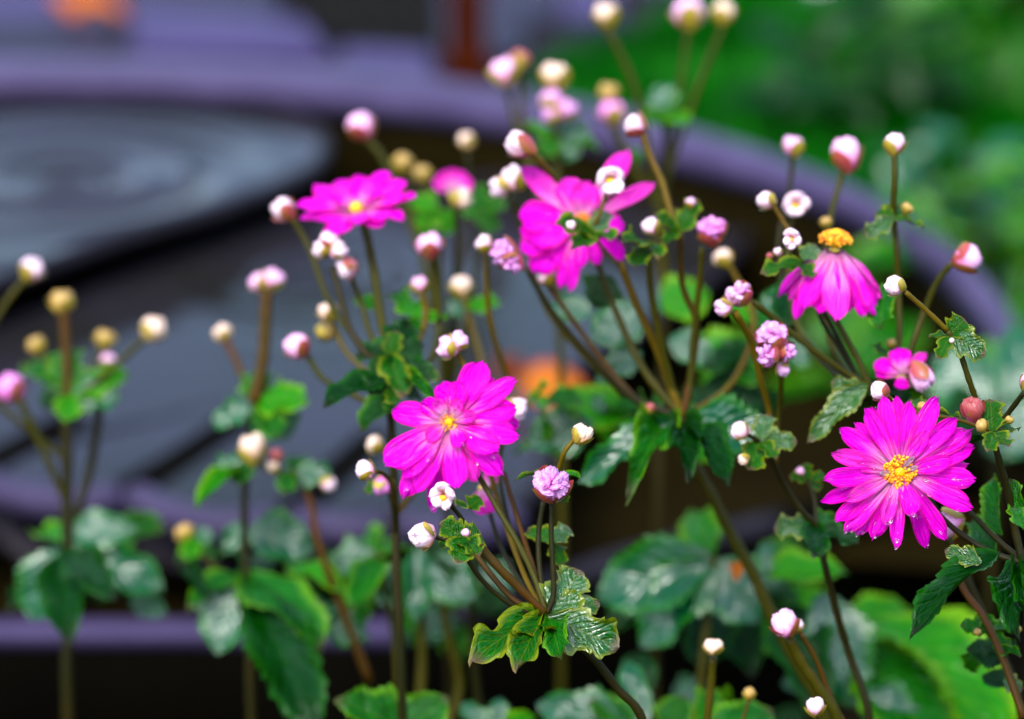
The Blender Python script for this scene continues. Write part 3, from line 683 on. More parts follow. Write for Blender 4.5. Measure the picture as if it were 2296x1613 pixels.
A.leaf((2240, 1245, 1.03), (2032, 1358, .985), 95, 'leaf_dark', 'leaf', n=(-.25, .95, .35), var=1); A.leaf((2200, 1262, 1.02), (2118, 1232, 1.01), 44, 'bract_wet', 'bract', n=(0, .95, .4), var=2)
A.leaf((2270, 1262, 1.03), (2262, 1385, .98), 80, 'leaf_dark', 'curl', n=(-.5, .6, .7), var=0); A.leaf((2285, 1262, 1.03), (2330, 1370, .98), 80, 'leaf_dark', 'curl', n=(.2, .7, .7), var=3)
A.leaf((2245, 1200, 1.06), (2212, 1052, 1.09), 60, 'leaf', 'leaf', n=(-.7, .1, .7), var=2); A.leaf((2230, 1235, 1.07), (2165, 1140, 1.1), 60, 'leaf', 'leaf', n=(-.2, .3, .9), var=3)
A.whorl(2215, 1415, 1.07, [(165, 62, 52), (20, 75, 50, .02), (-40, 70, 48), (95, 40, 40)], 'leaf'); A.bud(2192, 1418, 1.06, 20, 'ochre', 100, .5); A.bud(2282, 1412, 1.07, 18, 'ochre', 80)
A.leaf((2296, 1190, 1.0), (2275, 1130, 1.01), 40, 'leaf', 'bract', n=(0, .8, .6), var=1); A.leaf((2250, 1480, 1.1), (2170, 1450, 1.1), 70, 'leaf_dark', 'leaf', n=(0, .6, .8))
A.leaf((2300, 1180, 1.03), (2262, 1075, 1.03), 40, 'leaf', 'bract', n=(-.5, .4, .8), var=4)

# C: the drooping flower
C = Plant('anemone with the drooping magenta flower whose orange dome points up', (2330, 1700, 1.14), group=G)
cp = []
for k in range(19):
    a = -90 + (k-9)*19.3
    cp.append((a, 168+14*math.sin(k*2.3)-(10 if abs(k-9) > 5 else 0), 52+6*math.sin(k*1.7), -52+7*math.sin(k*3.1), (k % 3)*2-16, (2, 4, 0, 6, 1)[k % 5], 'petal_soft' if k % 4 == 1 else 'petal'))
C.flower(1872, 552, 1.10, (.03, .97, .34), cp, 37, 20, 1, r0=22)
C.stem([(1850, 600, 1.11), (1858, 681, 1.11), (1895, 755, 1.11), (1928, 815, 1.11), (1950, 870, 1.11)], 13, 17); C.stem([(1880, 640, 1.13), (1835, 690, 1.125), (1895, 800, 1.12), (1940, 870, 1.115)], 10, 12, 'stem_dark')
C.stem([(1950, 870, 1.11), (1995, 960, 1.115), (2070, 1100, 1.12), (2150, 1260, 1.125), (2220, 1420, 1.13), (2290, 1600, 1.14)], 18, 22, 'stem_dark', True)
C.bud(1658, 660, 1.085, 66, 'pink_open', 120, .5, 'sepal_red', 13); C.bud(1622, 690, 1.08, 44, 'pink', 190, .3, 'sepal', 4)
C.stem([(1690, 678, 1.09), (1760, 735, 1.10), (1830, 790, 1.105), (1900, 838, 1.11), (1950, 870, 1.11)], 14, 15, 'stem'); C.stem([(1648, 700, 1.085), (1686, 769, 1.10), (1705, 850, 1.11), (1724, 920, 1.12), (1740, 1040, 1.12)], 16, 14, 'stem_yellow')
C.bud(1732, 757, 1.075, 78, 'mauve_open', 100, .5, 'sepal_red', 16); C.bud(1722, 795, 1.07, 62, 'mauve_open', 210, .5, 'sepal_red', 12); C.bud(1762, 790, 1.075, 50, 'mauve_open', -20, .4, 'sepal_red', 10); C.bud(1754, 828, 1.08, 36, 'pink', -60, .3)
C.stem([(1750, 800, 1.10), (1752, 860, 1.11), (1745, 930, 1.12), (1740, 1040, 1.12)], 12, 12, 'stem')
C.leaf((1945, 862, 1.10), (1808, 978, 1.08), 62, 'bract_wet', 'leaf', n=(-.35, .9, .35), var=1); C.leaf((1940, 880, 1.1), (1862, 852, 1.085), 40, 'bract_wet', 'bract', n=(0, .95, .3), var=3)
C.leaf((1935, 850, 1.12), (1990, 905, 1.1), 60, 'leaf_dark', 'leaf', n=(.2, .7, .6)); C.leaf((1960, 850, 1.12), (2050, 900, 1.1), 50, 'leaf_dark', 'leaf', n=(.1, .9, .4))
C.flower(2022, 842, 1.10, (.1, .5, .85), [(140, 72, 40, -8, 0, 4), (98, 62, 48, 12, 4, 3), (-100, 8+30, 30, 10, 4, 4), (45, 82, 22, 10, 0, 0, 'petal_soft'), (160, 60, 30, -10, -4, 4)], 0, 0, r0=4)
C.bud(2064, 842, 1.095, 62, 'pink', 300, .1, 'sepal_red', 4, 1.25); C.stem([(2040, 815, 1.11), (2000, 860, 1.11), (1950, 880, 1.11)], 10, 12, 'stem_dark')
C.leaf((1985, 800, 1.11), (1960, 765, 1.12), 26, n=(0, .5, .9)); C.bud(1998, 770, 1.12, 24, 'ochre', 90); C.stem([(1998, 780, 1.12), (1990, 840, 1.115), (1955, 880, 1.11)], 8, 10, 'stem_dark')
C.bud(2168, 580, 1.13, 72, 'pink', 15, .1, 'sepal_red', 5); C.stem([(2132, 592, 1.135), (2100, 635, 1.14), (2070, 705, 1.145), (2045, 775, 1.14), (2010, 850, 1.125), (1955, 885, 1.115)], 15, 15, 'stem')
C.bud(2006, 325, 1.12, 56, 'pale', 90, 0, 'sepal', 4); C.stem([(2006, 345, 1.12), (2006, 400, 1.12), (2003, 462, 1.125), (2006, 510, 1.13), (2010, 560, 1.13), (2014, 660, 1.135), (2013, 780, 1.13), (1960, 890, 1.12)], 14, 16, 'stem')
C.leaf((2004, 490, 1.12), (1940, 525, 1.11), 42, 'bract_wet', n=(-.1, .9, .35), var=1); C.leaf((2004, 490, 1.12), (2075, 505, 1.12), 32, n=(.1, .9, .35), var=2); C.leaf((2004, 492, 1.125), (2018, 455, 1.13), 55, n=(0, .1, 1), var=0); C.leaf((2004, 490, 1.12), (1960, 470, 1.13), 34, n=(0, .3, 1), var=3)
C.bud(2033, 468, 1.12, 30, 'ochre', 60)
C.leaf((1985, 640, 1.115), (1972, 722, 1.09), 58, 'leaf', 'bract', n=(-.2, .5, .8), var=4)
C.bud(1898, 348, 1.21, 76, 'pink', 105, 0, 'sepal_red', 5, 1.15); C.stem([(1890, 380, 1.21), (1880, 420, 1.21), (1862, 490, 1.2), (1850, 600, 1.19), (1860, 760, 1.17), (1940, 890, 1.13)], 14, 16)
C.bud(1780, 328, 1.24, 52, 'pink', 90, 0, 'sepal', 4); C.stem([(1777, 350, 1.24), (1773, 400, 1.24), (1768, 440, 1.23), (1745, 560, 1.22), (1780, 720, 1.19), (1935, 890, 1.13)], 12, 15, 'stem_dark')
C.bud(1720, 450, 1.12, 48, 'pale', 160, .2, 'sepal', 4); C.stem([(1735, 462, 1.12), (1758, 500, 1.12), (1785, 540, 1.115), (1800, 570, 1.11)], 10, 11, 'stem_yellow')
C.open_bud(1782, 460, 1.18, 74, (.1, -.1, 1)); C.stem([(1780, 475, 1.19), (1768, 540, 1.19), (1770, 640, 1.18), (1800, 760, 1.17), (1935, 895, 1.12)], 12, 14)
C.open_bud(1776, 535, 1.08, 56, (-.2, -.25, 1), 60); C.stem([(1780, 545, 1.10), (1800, 590, 1.105), (1815, 640, 1.11), (1870, 740, 1.115), (1940, 880, 1.115)], 9, 12, 'stem_dark')
C.leaf((1800, 585, 1.1), (1832, 545, 1.09), 44, 'bract_wet', n=(.1, .9, .4), var=0); C.leaf((1798, 590, 1.1), (1712, 600, 1.09), 44, n=(-.1, .7, .7), var=1); C.leaf((1800, 590, 1.1), (1820, 620, 1.09), 40, n=(.1, .8, .6), var=2); C.bud(1745, 565, 1.1, 22, 'pale', 120); C.bud(1726, 575, 1.1, 18, 'brown', 120)
C.bud(1852, 500, 1.18, 30, 'ochre', 90); C.leaf((1780, 620, 1.2), (1760, 720, 1.17), 85, 'leaf_dark', 'leaf', n=(-.2, .5, .8)); C.leaf((1800, 640, 1.22), (1700, 690, 1.2), 60, 'leaf_teal', 'leaf', n=(-0.17, .38, .92))

# D: the big central plant
D = Plant('anemone with the ragged magenta flower half hidden by its own small leaves', (1900, 1800, 1.22), group=G)
dp = [(135, 186, 42, 0, 0, 1, 'petal_soft'), (57, 198, 44, 4, 0, 0, 'petal_soft'), (29, 190, 30, 2, -3, 0, 'petal_soft'), (172, 142, 66, 10, -2, 3), (186, 138, 60, 6, -5, 1), (203, 148, 60, 2, 0, 5), (223, 156, 58, 0, -3, 2),
      (252, 152, 30, 0, 2, 0), (261, 153, 30, 3, 4, 1), (272, 102, 30, 8, 4, 3), (294, 100, 28, 0, 2, 0), (322, 122, 36, 0, 0, 4), (357, 100, 44, 8, 2, 3), (80, 100, 60, 20, 3, 1, 'petal_soft'), (110, 110, 60, 10, 0, 5, 'petal_soft'), (240, 110, 60, 0, -3, 1), (195, 120, 60, 15, 6, 6), (310, 70, 30, -10, -4, 4)]
D.flower(1303, 503, 1.16, (-.1, .05, 1), dp, 26, 10, 0)
ND = (1530, 935, 1.17)
D.stem([(1310, 510, 1.18), (1350, 620, 1.185), (1390, 720, 1.18), (1450, 840, 1.175), ND], 13, 20); D.stem([(1180, 600, 1.16), (1235, 695, 1.165), (1305, 780, 1.17), (1390, 870, 1.175), (1440, 905, 1.175), ND], 14, 18, 'stem_dark')
D.stem([(1390, 590, 1.15), (1430, 690, 1.16), (1480, 800, 1.17), (1505, 870, 1.17), ND], 17, 20, 'stem_yellow'); D.stem([(1450, 545, 1.14), (1460, 660, 1.15), (1480, 760, 1.16), (1510, 880, 1.17), ND], 14, 19, 'stem')
D.stem([(1525, 530, 1.15), (1530, 640, 1.16), (1560, 720, 1.165), (1556, 800, 1.17), (1540, 890, 1.17), ND], 14, 19, 'stem_red'); D.stem([(1575, 555, 1.145), (1568, 640, 1.155), (1555, 760, 1.165), (1545, 880, 1.17), ND], 14, 18, 'stem')
D.stem([(1440, 300, 1.165), (1462, 360, 1.165), (1485, 410, 1.16), (1502, 470, 1.155), (1525, 540, 1.15)], 15, 16, 'stem_yellow'); D.bud(1424, 281, 1.165, 60, 'pale', 150, .1, 'sepal_red', 4)
D.bud(1165, 325, 1.15, 62, 'pale', 150, .1, 'sepal_red', 3, 1.3); D.stem([(1185, 340, 1.15), (1215, 365, 1.155), (1255, 420, 1.17), (1310, 520, 1.19)], 15, 12, 'stem_yellow')
D.open_bud(1368, 403, 1.12, 80, (.15, -.05, 1), 100); D.stem([(1362, 425, 1.13), (1345, 480, 1.13), (1330, 520, 1.135), (1390, 600, 1.15)], 9, 10, 'stem_yellow')
D.bud(1152, 402, 1.2, 62, 'pale', 120, .2, 'sepal', 3, 1.1); D.bud(1122, 420, 1.2, 54, 'pale', 200, .2, 'sepal', 4); D.stem([(1150, 440, 1.21), (1180, 560, 1.22), (1230, 700, 1.21), (1400, 890, 1.18)], 12, 14)
D.leaf((1330, 530, 1.13), (1268, 490, 1.11), 58, n=(-.1, .5, .9), var=0); D.leaf((1332, 530, 1.13), (1362, 468, 1.12), 50, 'bract_wet', n=(.2, .6, .8), var=1); D.leaf((1330, 528, 1.13), (1290, 545, 1.1), 50, n=(0, .2, 1), var=2); D.leaf((1332, 528, 1.13), (1368, 520, 1.11), 48, n=(0, .7, .7), var=3); D.bud(1281, 507, 1.105, 26, 'pale', 120, .5)
D.leaf((1450, 545, 1.135), (1402, 530, 1.11), 60, n=(-.1, .4, .9), var=2); D.leaf((1450, 550, 1.135), (1425, 590, 1.12), 50, n=(0, .4, .9), var=4); D.leaf((1448, 545, 1.14), (1480, 560, 1.12), 40, n=(.1, .8, .5), var=1); D.bud(1461, 508, 1.13, 46, 'pale', 130, .3, 'sepal', 3)
D.leaf((1520, 520, 1.15), (1480, 480, 1.14), 40, n=(-.1, .5, .8), var=0); D.leaf((1520, 520, 1.15), (1565, 445, 1.15), 48, n=(.2, .3, .9), var=3); D.leaf((1520, 520, 1.15), (1490, 540, 1.13), 40, n=(0, .8, .5), var=2); D.leaf((1520, 515, 1.15), (1512, 460, 1.16), 40, n=(0, .3, 1), var=4); D.bud(1548, 455, 1.15, 26, 'pink', 100)
D.bud(1596, 520, 1.14, 76, 'magenta_open', 110, .3, 'sepal_red', 14); D.bud(1132, 568, 1.14, 74, 'mauve_open', 170, .3, 'sepal_red', 15); D.bud(1150, 590, 1.135, 56, 'mauve_open', 240, .3, 'sepal_red', 12); D.bud(1086, 548, 1.17, 46, 'pale', 140, .1); D.stem([(1090, 565, 1.18), (1090, 630, 1.19), (1100, 720, 1.2), (1140, 860, 1.22)], 12, 14, 'stem_yellow')
D.bud(1225, 622, 1.17, 48, 'pale', 110, .2); D.stem([(1228, 640, 1.175), (1300, 740, 1.18), (1360, 820, 1.18), (1440, 905, 1.175), ND], 12, 14, 'stem_red')
D.bud(1622, 580, 1.24, 50, 'cream', 120, 0); D.stem([(1635, 595, 1.24), (1660, 640, 1.24), (1690, 720, 1.23), (1640, 860, 1.2), ND], 12, 14, 'stem_yellow')
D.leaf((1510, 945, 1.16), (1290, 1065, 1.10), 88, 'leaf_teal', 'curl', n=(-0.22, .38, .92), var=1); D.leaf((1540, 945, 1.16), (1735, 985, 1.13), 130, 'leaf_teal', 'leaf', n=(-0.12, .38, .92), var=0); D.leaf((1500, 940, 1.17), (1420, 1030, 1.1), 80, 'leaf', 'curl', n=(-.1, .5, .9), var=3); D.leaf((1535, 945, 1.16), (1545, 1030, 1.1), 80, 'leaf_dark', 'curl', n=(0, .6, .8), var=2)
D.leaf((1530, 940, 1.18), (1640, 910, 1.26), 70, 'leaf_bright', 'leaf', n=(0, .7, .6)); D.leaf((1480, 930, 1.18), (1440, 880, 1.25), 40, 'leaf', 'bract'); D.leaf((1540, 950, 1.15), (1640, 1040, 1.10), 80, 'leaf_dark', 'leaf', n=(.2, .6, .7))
D.bud(1458, 915, 1.15, 26, 'brown', 100)
D.stem([ND, (1552, 1030, 1.18), (1595, 1110, 1.185), (1640, 1200, 1.19), (1690, 1290, 1.195), (1730, 1380, 1.2), (1790, 1490, 1.21), (1850, 1613, 1.22)], 22, 34, 'stem', True)
D.leaf((1330, 700, 1.26), (1230, 680, 1.28), 60, 'leaf_teal', 'leaf', n=(-0.12, .38, .92)); D.leaf((1370, 620, 1.22), (1330, 690, 1.22), 90, 'leaf_dark', 'leaf', n=(0, .4, .9)); D.leaf((1440, 690, 1.26), (1330, 760, 1.24), 110, 'leaf_teal', 'leaf', n=(-0.17, .38, .92)); D.leaf((1440, 790, 1.24), (1330, 850, 1.22), 70, 'leaf_teal', 'leaf', n=(-0.12, .38, .92))
D.leaf((1560, 820, 1.34), (1720, 770, 1.34), 130, 'leaf_bright', 'leaf', n=(0, .5, .8)); D.leaf((1480, 690, 1.36), (1590, 650, 1.36), 110, 'leaf_bright', 'leaf', n=(0, .4, .9)); D.leaf((1500, 760, 1.3), (1600, 800, 1.3), 80, 'leaf_teal', 'leaf', n=(-0.12, .38, .92)); D.leaf((1570, 880, 1.3), (1720, 880, 1.3), 110, 'leaf_dark', 'leaf', n=(0, .5, .8))
D.leaf((1420, 930, 1.3), (1240, 900, 1.3), 120, 'leaf_bright', 'leaf', n=(0, .6, .7)); D.leaf((1330, 950, 1.28), (1180, 990, 1.26), 110, 'leaf_teal', 'leaf', n=(-0.12, .38, .92))

# D2: the small whorl stem right of the centre
B = Plant('thin anemone stem with one pale half open bud over small pale leaves', (1985, 1750, 1.14), group=G)
B.bud(1660, 967, 1.08, 46, 'pale', 150, .4, 'sepal', 4); B.stem([(1672, 972, 1.085), (1700, 990, 1.09), (1722, 1015, 1.10), (1760, 1090, 1.11), (1800, 1150, 1.115), (1830, 1180, 1.12), (1848, 1260, 1.12), (1875, 1370, 1.13), (1905, 1470, 1.14), (1950, 1613, 1.14)], 10, 22, 'stem_dark', True)
B.leaf((1705, 990, 1.09), (1722, 925, 1.09), 50, 'bract_wet', n=(.1, .6, .8), var=1); B.leaf((1705, 990, 1.09), (1785, 985, 1.08), 52, 'bract_wet', n=(.1, .85, .5), var=0); B.leaf((1705, 992, 1.09), (1682, 1045, 1.08), 60, n=(0, .6, .8), var=3); B.leaf((1705, 990, 1.09), (1740, 1025, 1.08), 40, n=(.1, .6, .8), var=2); B.bud(1668, 1030, 1.08, 30, 'cream', 200)
B.leaf((1830, 1180, 1.12), (1735, 1180, 1.10), 58, 'bract_wet', n=(0, .9, .35), var=1); B.leaf((1830, 1180, 1.12), (1925, 1215, 1.11), 62, 'leaf_dark', n=(.1, .8, .5), var=2); B.leaf((1830, 1180, 1.12), (1830, 1225, 1.09), 62, 'leaf_dark', n=(0, .7, .7), var=3); B.leaf((1832, 1178, 1.12), (1880, 1150, 1.14), 50, 'leaf', n=(0, .6, .8), var=4)
B.stem([(1810, 1075, 1.13), (1826, 1120, 1.125), (1830, 1180, 1.12)], 9, 10, 'stem_dark'); B.whorl(1812, 1078, 1.13, [(160, 42, 30), (20, 42, 30), (95, 40, 26), (-30, 36, 30)]); B.bud(1795, 1058, 1.13, 22, 'pink', 120)

# E: the second open flower
E_ = Plant('anemone with the open magenta flower beside two white buds and a crumpled pink bud', (1490, 1760, 1.06), group=G)
ep = [(-104, 202, 40, -6, -10, 4), (1, 154, 46, -6, -9, 4), (-163, 92, 40, -8, -9, 4), (-66, 145, 36, -6, -9, 0, 'petal_soft'), (42, 140, 58, 0, -5, 1), (59, 156, 60, 2, 0, 3), (31, 178, 44, 2, -1, 1), (11, 156, 52, 3, 0, 5), (-13.5, 166, 46, 3, -2, 3), (-45, 168, 46, 0, -3, 2),
      (-83, 150, 56, 0, -2, 5), (-116, 174, 50, 1, -3, 1), (-123, 198, 46, 0, -4, 0), (-146, 172, 66, 3, 0, 3), (-130, 160, 50, 4, 2, 1), (168, 132, 50, 6, 1, 1), (141, 78, 38, 8, 2, 3), (95, 94, 46, 14, 2, 3), (73, 96, 44, 14, 3, 1), (-31, 134, 50, 6, 3, 1), (120, 60, 30, 18, 5, 3, 'petal_soft'), (60, 60, 30, 25, 6, 1, 'petal_soft'), (-60, 70, 34, 14, 5, 3), (10, 66, 30, 18, 6, 6, 'petal_soft'), (-140, 66, 32, 14, 5, 1, 'petal_soft')]
E_.flower(1008, 948, 1.06, (-.16, .2, 1), ep, 22, 9, 2, drops=2)
NE = (1225, 1378, 1.04)
E_.stem([(1030, 980, 1.075), (1070, 1060, 1.07), (1115, 1140, 1.065), (1165, 1225, 1.055), (1200, 1300, 1.045), NE], 12, 15, 'stem'); E_.stem([(1130, 1060, 1.1), (1150, 1130, 1.09), (1175, 1210, 1.08), (1200, 1290, 1.06), NE], 11, 12, 'stem_red')
E_.stem([(1218, 1125, 1.05), (1208, 1190, 1.05), (1208, 1250, 1.048), (1214, 1310, 1.045), NE], 12, 13, 'stem_dark'); E_.stem([(1237, 1130, 1.04), (1236, 1200, 1.04), (1240, 1280, 1.04), (1240, 1340, 1.04), NE], 11, 14, 'stem_dark')
E_.stem([(1075, 1225, 1.03), (1120, 1275, 1.03), (1170, 1325, 1.035), NE], 21, 18, 'stem_red'); E_.stem([(1045, 1250, 1.02), (1080, 1300, 1.025), (1130, 1345, 1.03), (1190, 1378, 1.035), NE], 11, 12, 'stem_dark'); E_.stem([(1058, 1232, 1.05), (1110, 1300, 1.045), (1160, 1350, 1.04), NE], 13, 14, 'stem_red')
E_.bud(1237, 1088, 1.03, 92, 'mauve_open', 90, .8, 'sepal_red', 22); E_.leaf((1262, 1080, 1.04), (1282, 1100, 1.04), 24, n=(0, .7, .7)); E_.leaf((1268, 1100, 1.04), (1262, 1130, 1.04), 26, n=(.5, .4, .7))
E_.bud(1304, 975, 1.035, 52, 'cream', 60, .1, 'sepal', 4); E_.stem([(1288, 985, 1.04), (1268, 1010, 1.04), (1255, 1045, 1.045), (1240, 1090, 1.05)], 12, 10, 'stem_yellow')
E_.leaf((1240, 1060, 1.06), (1155, 1058, 1.05), 16, 'bract', 'leaf', n=(0, .95, .3), var=1); E_.leaf((1262, 1062, 1.06), (1300, 1065, 1.05), 26, 'leaf_bright', 'leaf', n=(0, .9, .4), var=2)
E_.bud(950, 1201, 1.02, 66, 'pale', 190, .6, 'sepal', 6); E_.open_bud(993, 1112, 1.035, 78, (-.2, -.45, 1), 90); E_.stem([(975, 1205, 1.025), (1010, 1215, 1.025), (1045, 1250, 1.02)], 9, 10, 'stem_dark'); E_.stem([(1005, 1125, 1.04), (1040, 1170, 1.045), (1075, 1225, 1.045)], 10, 12, 'stem_dark')
E_.leaf((1040, 1208, 1.015), (992, 1175, 1.01), 58, n=(-.1, .4, .9), var=0); E_.leaf((1040, 1208, 1.015), (1084, 1195, 1.02), 66, n=(.1, .4, .9), var=1); E_.leaf((1040, 1206, 1.015), (1028, 1250, 1.0), 62, n=(0, .5, .85), var=3); E_.leaf((1042, 1206, 1.015), (1072, 1240, 1.0), 50, n=(.1, .5, .85), var=2); E_.bud(1044, 1196, 1.005, 22, 'pink', 90, .8)
E_.leaf((1050, 1140, 1.06), (1030, 1125, 1.05), 40, n=(0, .7, .7)); E_.leaf((1050, 1140, 1.06), (1078, 1115, 1.06), 40, n=(0, .4, .9)); E_.leaf((1000, 1215, 1.03), (985, 1225, 1.03), 26)
E_.flower(1085, 1095, 1.12, (.2, .2, 1), [(-95, 62, 40, 0, 0, 3, 'petal_soft'), (-75, 58, 40, 5, 2, 1, 'petal_soft'), (-115, 50, 34, 5, 2, 0, 'petal_soft'), (60, 40, 30, 5, 2, 0, 'petal_soft')], 0, 0, r0=3); E_.bud(1098, 1080, 1.13, 42, 'cream', 80)
E_.stem([(1090, 1120, 1.13), (1120, 1220, 1.11), (1190, 1340, 1.06), NE], 10, 12, 'stem_dark')
E_.bud(1006, 780, 1.09, 58, 'pink', 170, .2, 'sepal', 4); E_.bud(1028, 766, 1.09, 50, 'pink', 60, .2, 'sepal', 4); E_.stem([(1028, 795, 1.095), (1042, 822, 1.095), (1056, 860, 1.09), (1075, 960, 1.1), (1110, 1100, 1.1), (1180, 1300, 1.06), NE], 13, 12, 'stem_yellow')
E_.bud(1150, 918, 1.12, 64, 'pale', 0, .2, 'sepal', 4, 1.2); E_.stem([(1140, 940, 1.12), (1120, 1050, 1.12), (1180, 1300, 1.07), NE], 9, 11, 'stem_dark')
E_.leaf((1215, 1380, 1.04), (1068, 1448, 1.0), 84, 'bract', 'bract', n=(-.2, .55, .8), var=1); E_.leaf((1220, 1385, 1.04), (1165, 1452, .995), 78, 'bract', 'bract', n=(-.1, .5, .85), var=0); E_.leaf((1230, 1385, 1.035), (1388, 1448, .99), 104, 'bract_wet', 'bract', n=(0, .85, .5), var=3); E_.leaf((1232, 1378, 1.04), (1302, 1275, 1.06), 96, 'bract_wet', 'bract', n=(.3, .4, .85), var=2)
E_.leaf((1232, 1380, 1.04), (1345, 1345, 1.05), 74, 'bract_wet', 'curl', n=(.1, .9, .4), var=4); E_.leaf((1230, 1380, 1.04), (1255, 1450, 1.0), 60, 'leaf', 'bract', n=(0, .5, .85), var=4); E_.leaf((1215, 1372, 1.04), (1180, 1345, 1.05), 34, 'leaf_bright', 'bract')
E_.leaf((1240, 1215, 1.07), (1277, 1180, 1.06), 46, 'bract_wet', n=(.1, .8, .55), var=1); E_.leaf((1240, 1215, 1.07), (1180, 1185, 1.08), 46, n=(-.1, .6, .8), var=2); E_.leaf((1240, 1220, 1.08), (1262, 1260, 1.07), 40, n=(0, .6, .8), var=0)
E_.stem([NE, (1255, 1410, 1.045), (1330, 1475, 1.05), (1385, 1545, 1.055), (1440, 1613, 1.06)], 18, 22, 'stem_dark', True)

# F: the flower seen from the side at the left
F_ = Plant('anemone with the magenta flower seen from the side over dark crowded leaves', (905, 1800, 1.18), group=G)
fpet = []
for k in range(20):
    a = k*18.5+6*math.sin(k*2.1); fpet.append((a, 128+14*math.sin(k*1.9+1), 46+5*math.sin(k), 10+9*math.sin(k*2.7), (k % 4)*2-5, (1, 3, 5, 6, 0)[k % 5], 'petal'))
for k in range(9):
    a = k*40+12
    if 190 < a < 350: continue
    fpet.append((a, 74+10*math.sin(k*3), 34, 30+8*math.sin(k*2), 4, (3, 1, 6)[k % 3], 'petal_soft' if k % 2 else 'petal'))
F_.flower(800, 472, 1.19, (-.12, .84, .54), fpet, 20, 15, 2)
NF = (875, 800, 1.16)
F_.stem([(812, 490, 1.2), (825, 540, 1.2), (840, 620, 1.19), (855, 720, 1.175), NF], 19, 22); F_.stem([(745, 600, 1.17), (765, 670, 1.165), (790, 750, 1.16), (830, 800, 1.155), NF], 14, 16, 'stem_dark')
F_.bud(740, 540, 1.17, 52, 'pale', 100, .3, 'sepal_red', 4); F_.bud(722, 560, 1.17, 46, 'pale', 170, .3, 'sepal', 4); F_.bud(758, 562, 1.165, 46, 'pale', 30, .3, 'sepal', 4); F_.bud(778, 601, 1.17, 58, 'pale', 200, .2, 'sepal_red', 4); F_.stem([(785, 615, 1.175), (810, 680, 1.18), (835, 760, 1.17), NF], 12, 14, 'stem')
F_.bud(638, 472, 1.22, 62, 'pale', 140, .1, 'sepal_red', 5); F_.stem([(655, 490, 1.22), (690, 550, 1.22), (740, 680, 1.2), (810, 770, 1.18), NF], 13, 14, 'stem')
F_.bud(963, 552, 1.19, 66, 'pink', 95, .2, 'sepal_red', 5); F_.stem([(970, 580, 1.195), (980, 640, 1.2), (985, 740, 1.2), (950, 830, 1.18), (890, 870, 1.17)], 14, 14, 'stem')
F_.bud(940, 640, 1.2, 46, 'pink', 100, .1, 'sepal', 4); F_.stem([(945, 660, 1.2), (955, 700, 1.2), (930, 780, 1.18), NF], 13, 12, 'stem_yellow')
F_.leaf((940, 720, 1.2), (880, 640, 1.22), 60, 'leaf_bright', n=(0, .6, .7)); F_.leaf((935, 720, 1.2), (900, 760, 1.18), 60, 'leaf', n=(0, .6, .8)); F_.leaf((940, 720, 1.2), (1000, 700, 1.2), 40, 'leaf_bright', n=(0, .8, .5)); F_.leaf((840, 690, 1.2), (800, 660, 1.21), 40, 'leaf_bright')
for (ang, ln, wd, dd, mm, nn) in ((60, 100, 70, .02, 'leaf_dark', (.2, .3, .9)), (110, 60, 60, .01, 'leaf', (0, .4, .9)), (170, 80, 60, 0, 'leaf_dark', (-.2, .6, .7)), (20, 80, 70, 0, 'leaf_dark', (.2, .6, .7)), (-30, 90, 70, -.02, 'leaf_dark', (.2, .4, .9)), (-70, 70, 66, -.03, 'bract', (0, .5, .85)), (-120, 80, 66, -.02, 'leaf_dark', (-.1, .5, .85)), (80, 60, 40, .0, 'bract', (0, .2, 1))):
    F_.whorl(875, 800, 1.155, [(ang, ln, wd, dd, nn)], mm)
F_.leaf((870, 850, 1.15), (728, 890, 1.12), 82, 'leaf_dark', 'leaf', n=(-.2, .7, .7), var=2); F_.leaf((880, 860, 1.16), (960, 890, 1.17), 60, 'leaf_dark', 'leaf', n=(.1, .7, .7)); F_.leaf((880, 880, 1.16), (800, 960, 1.16), 70, 'leaf', 'leaf', n=(-.1, .7, .6)); F_.leaf((875, 870, 1.14), (890, 900, 1.13), 46, 'bract', n=(0, .7, .7))
F_.stem([NF, (874, 880, 1.16), (880, 1000, 1.165), (886, 1150, 1.17), (890, 1300, 1.17), (900, 1500, 1.175)], 18, 22, 'stem_dark', True)
F_.bud(736, 700, 1.22, 50, 'cream', 110, .2, 'sepal', 3); F_.bud(730, 742, 1.23, 50, 'ochre', -20, .2, 'sepal', 4); F_.stem([(745, 720, 1.23), (770, 780, 1.22), (830, 840, 1.18), (874, 880, 1.16)], 12, 12, 'stem_yellow')
F_.bud(668, 778, 1.21, 64, 'pink', 130, .2, 'sepal_red', 4); F_.stem([(690, 800, 1.215), (725, 850, 1.2), (800, 890, 1.18), (876, 930, 1.165)], 14, 13, 'stem')
F_.bud(1034, 645, 1.3, 58, 'cream', 90, .1, 'sepal', 4); F_.leaf((1040, 690, 1.3), (1120, 672, 1.3), 50, 'leaf_bright', n=(0, .6, .7)); F_.leaf((1045, 690, 1.3), (1000, 690, 1.3), 40, 'leaf_teal', n=(-0.12, .38, .92)); F_.stem([(1040, 670, 1.3), (1060, 740, 1.3), (1080, 830, 1.29), (1020, 980, 1.25), (890, 1150, 1.17)], 12, 15, 'stem_yellow')
F_.leaf((885, 1000, 1.2), (940, 1040, 1.2), 70, 'leaf_dark', 'leaf'); F_.bud(842, 998, 1.2, 46, 'cream', 150, .2); F_.stem([(855, 1005, 1.2), (882, 1040, 1.17)], 9, 9, 'stem_yellow')

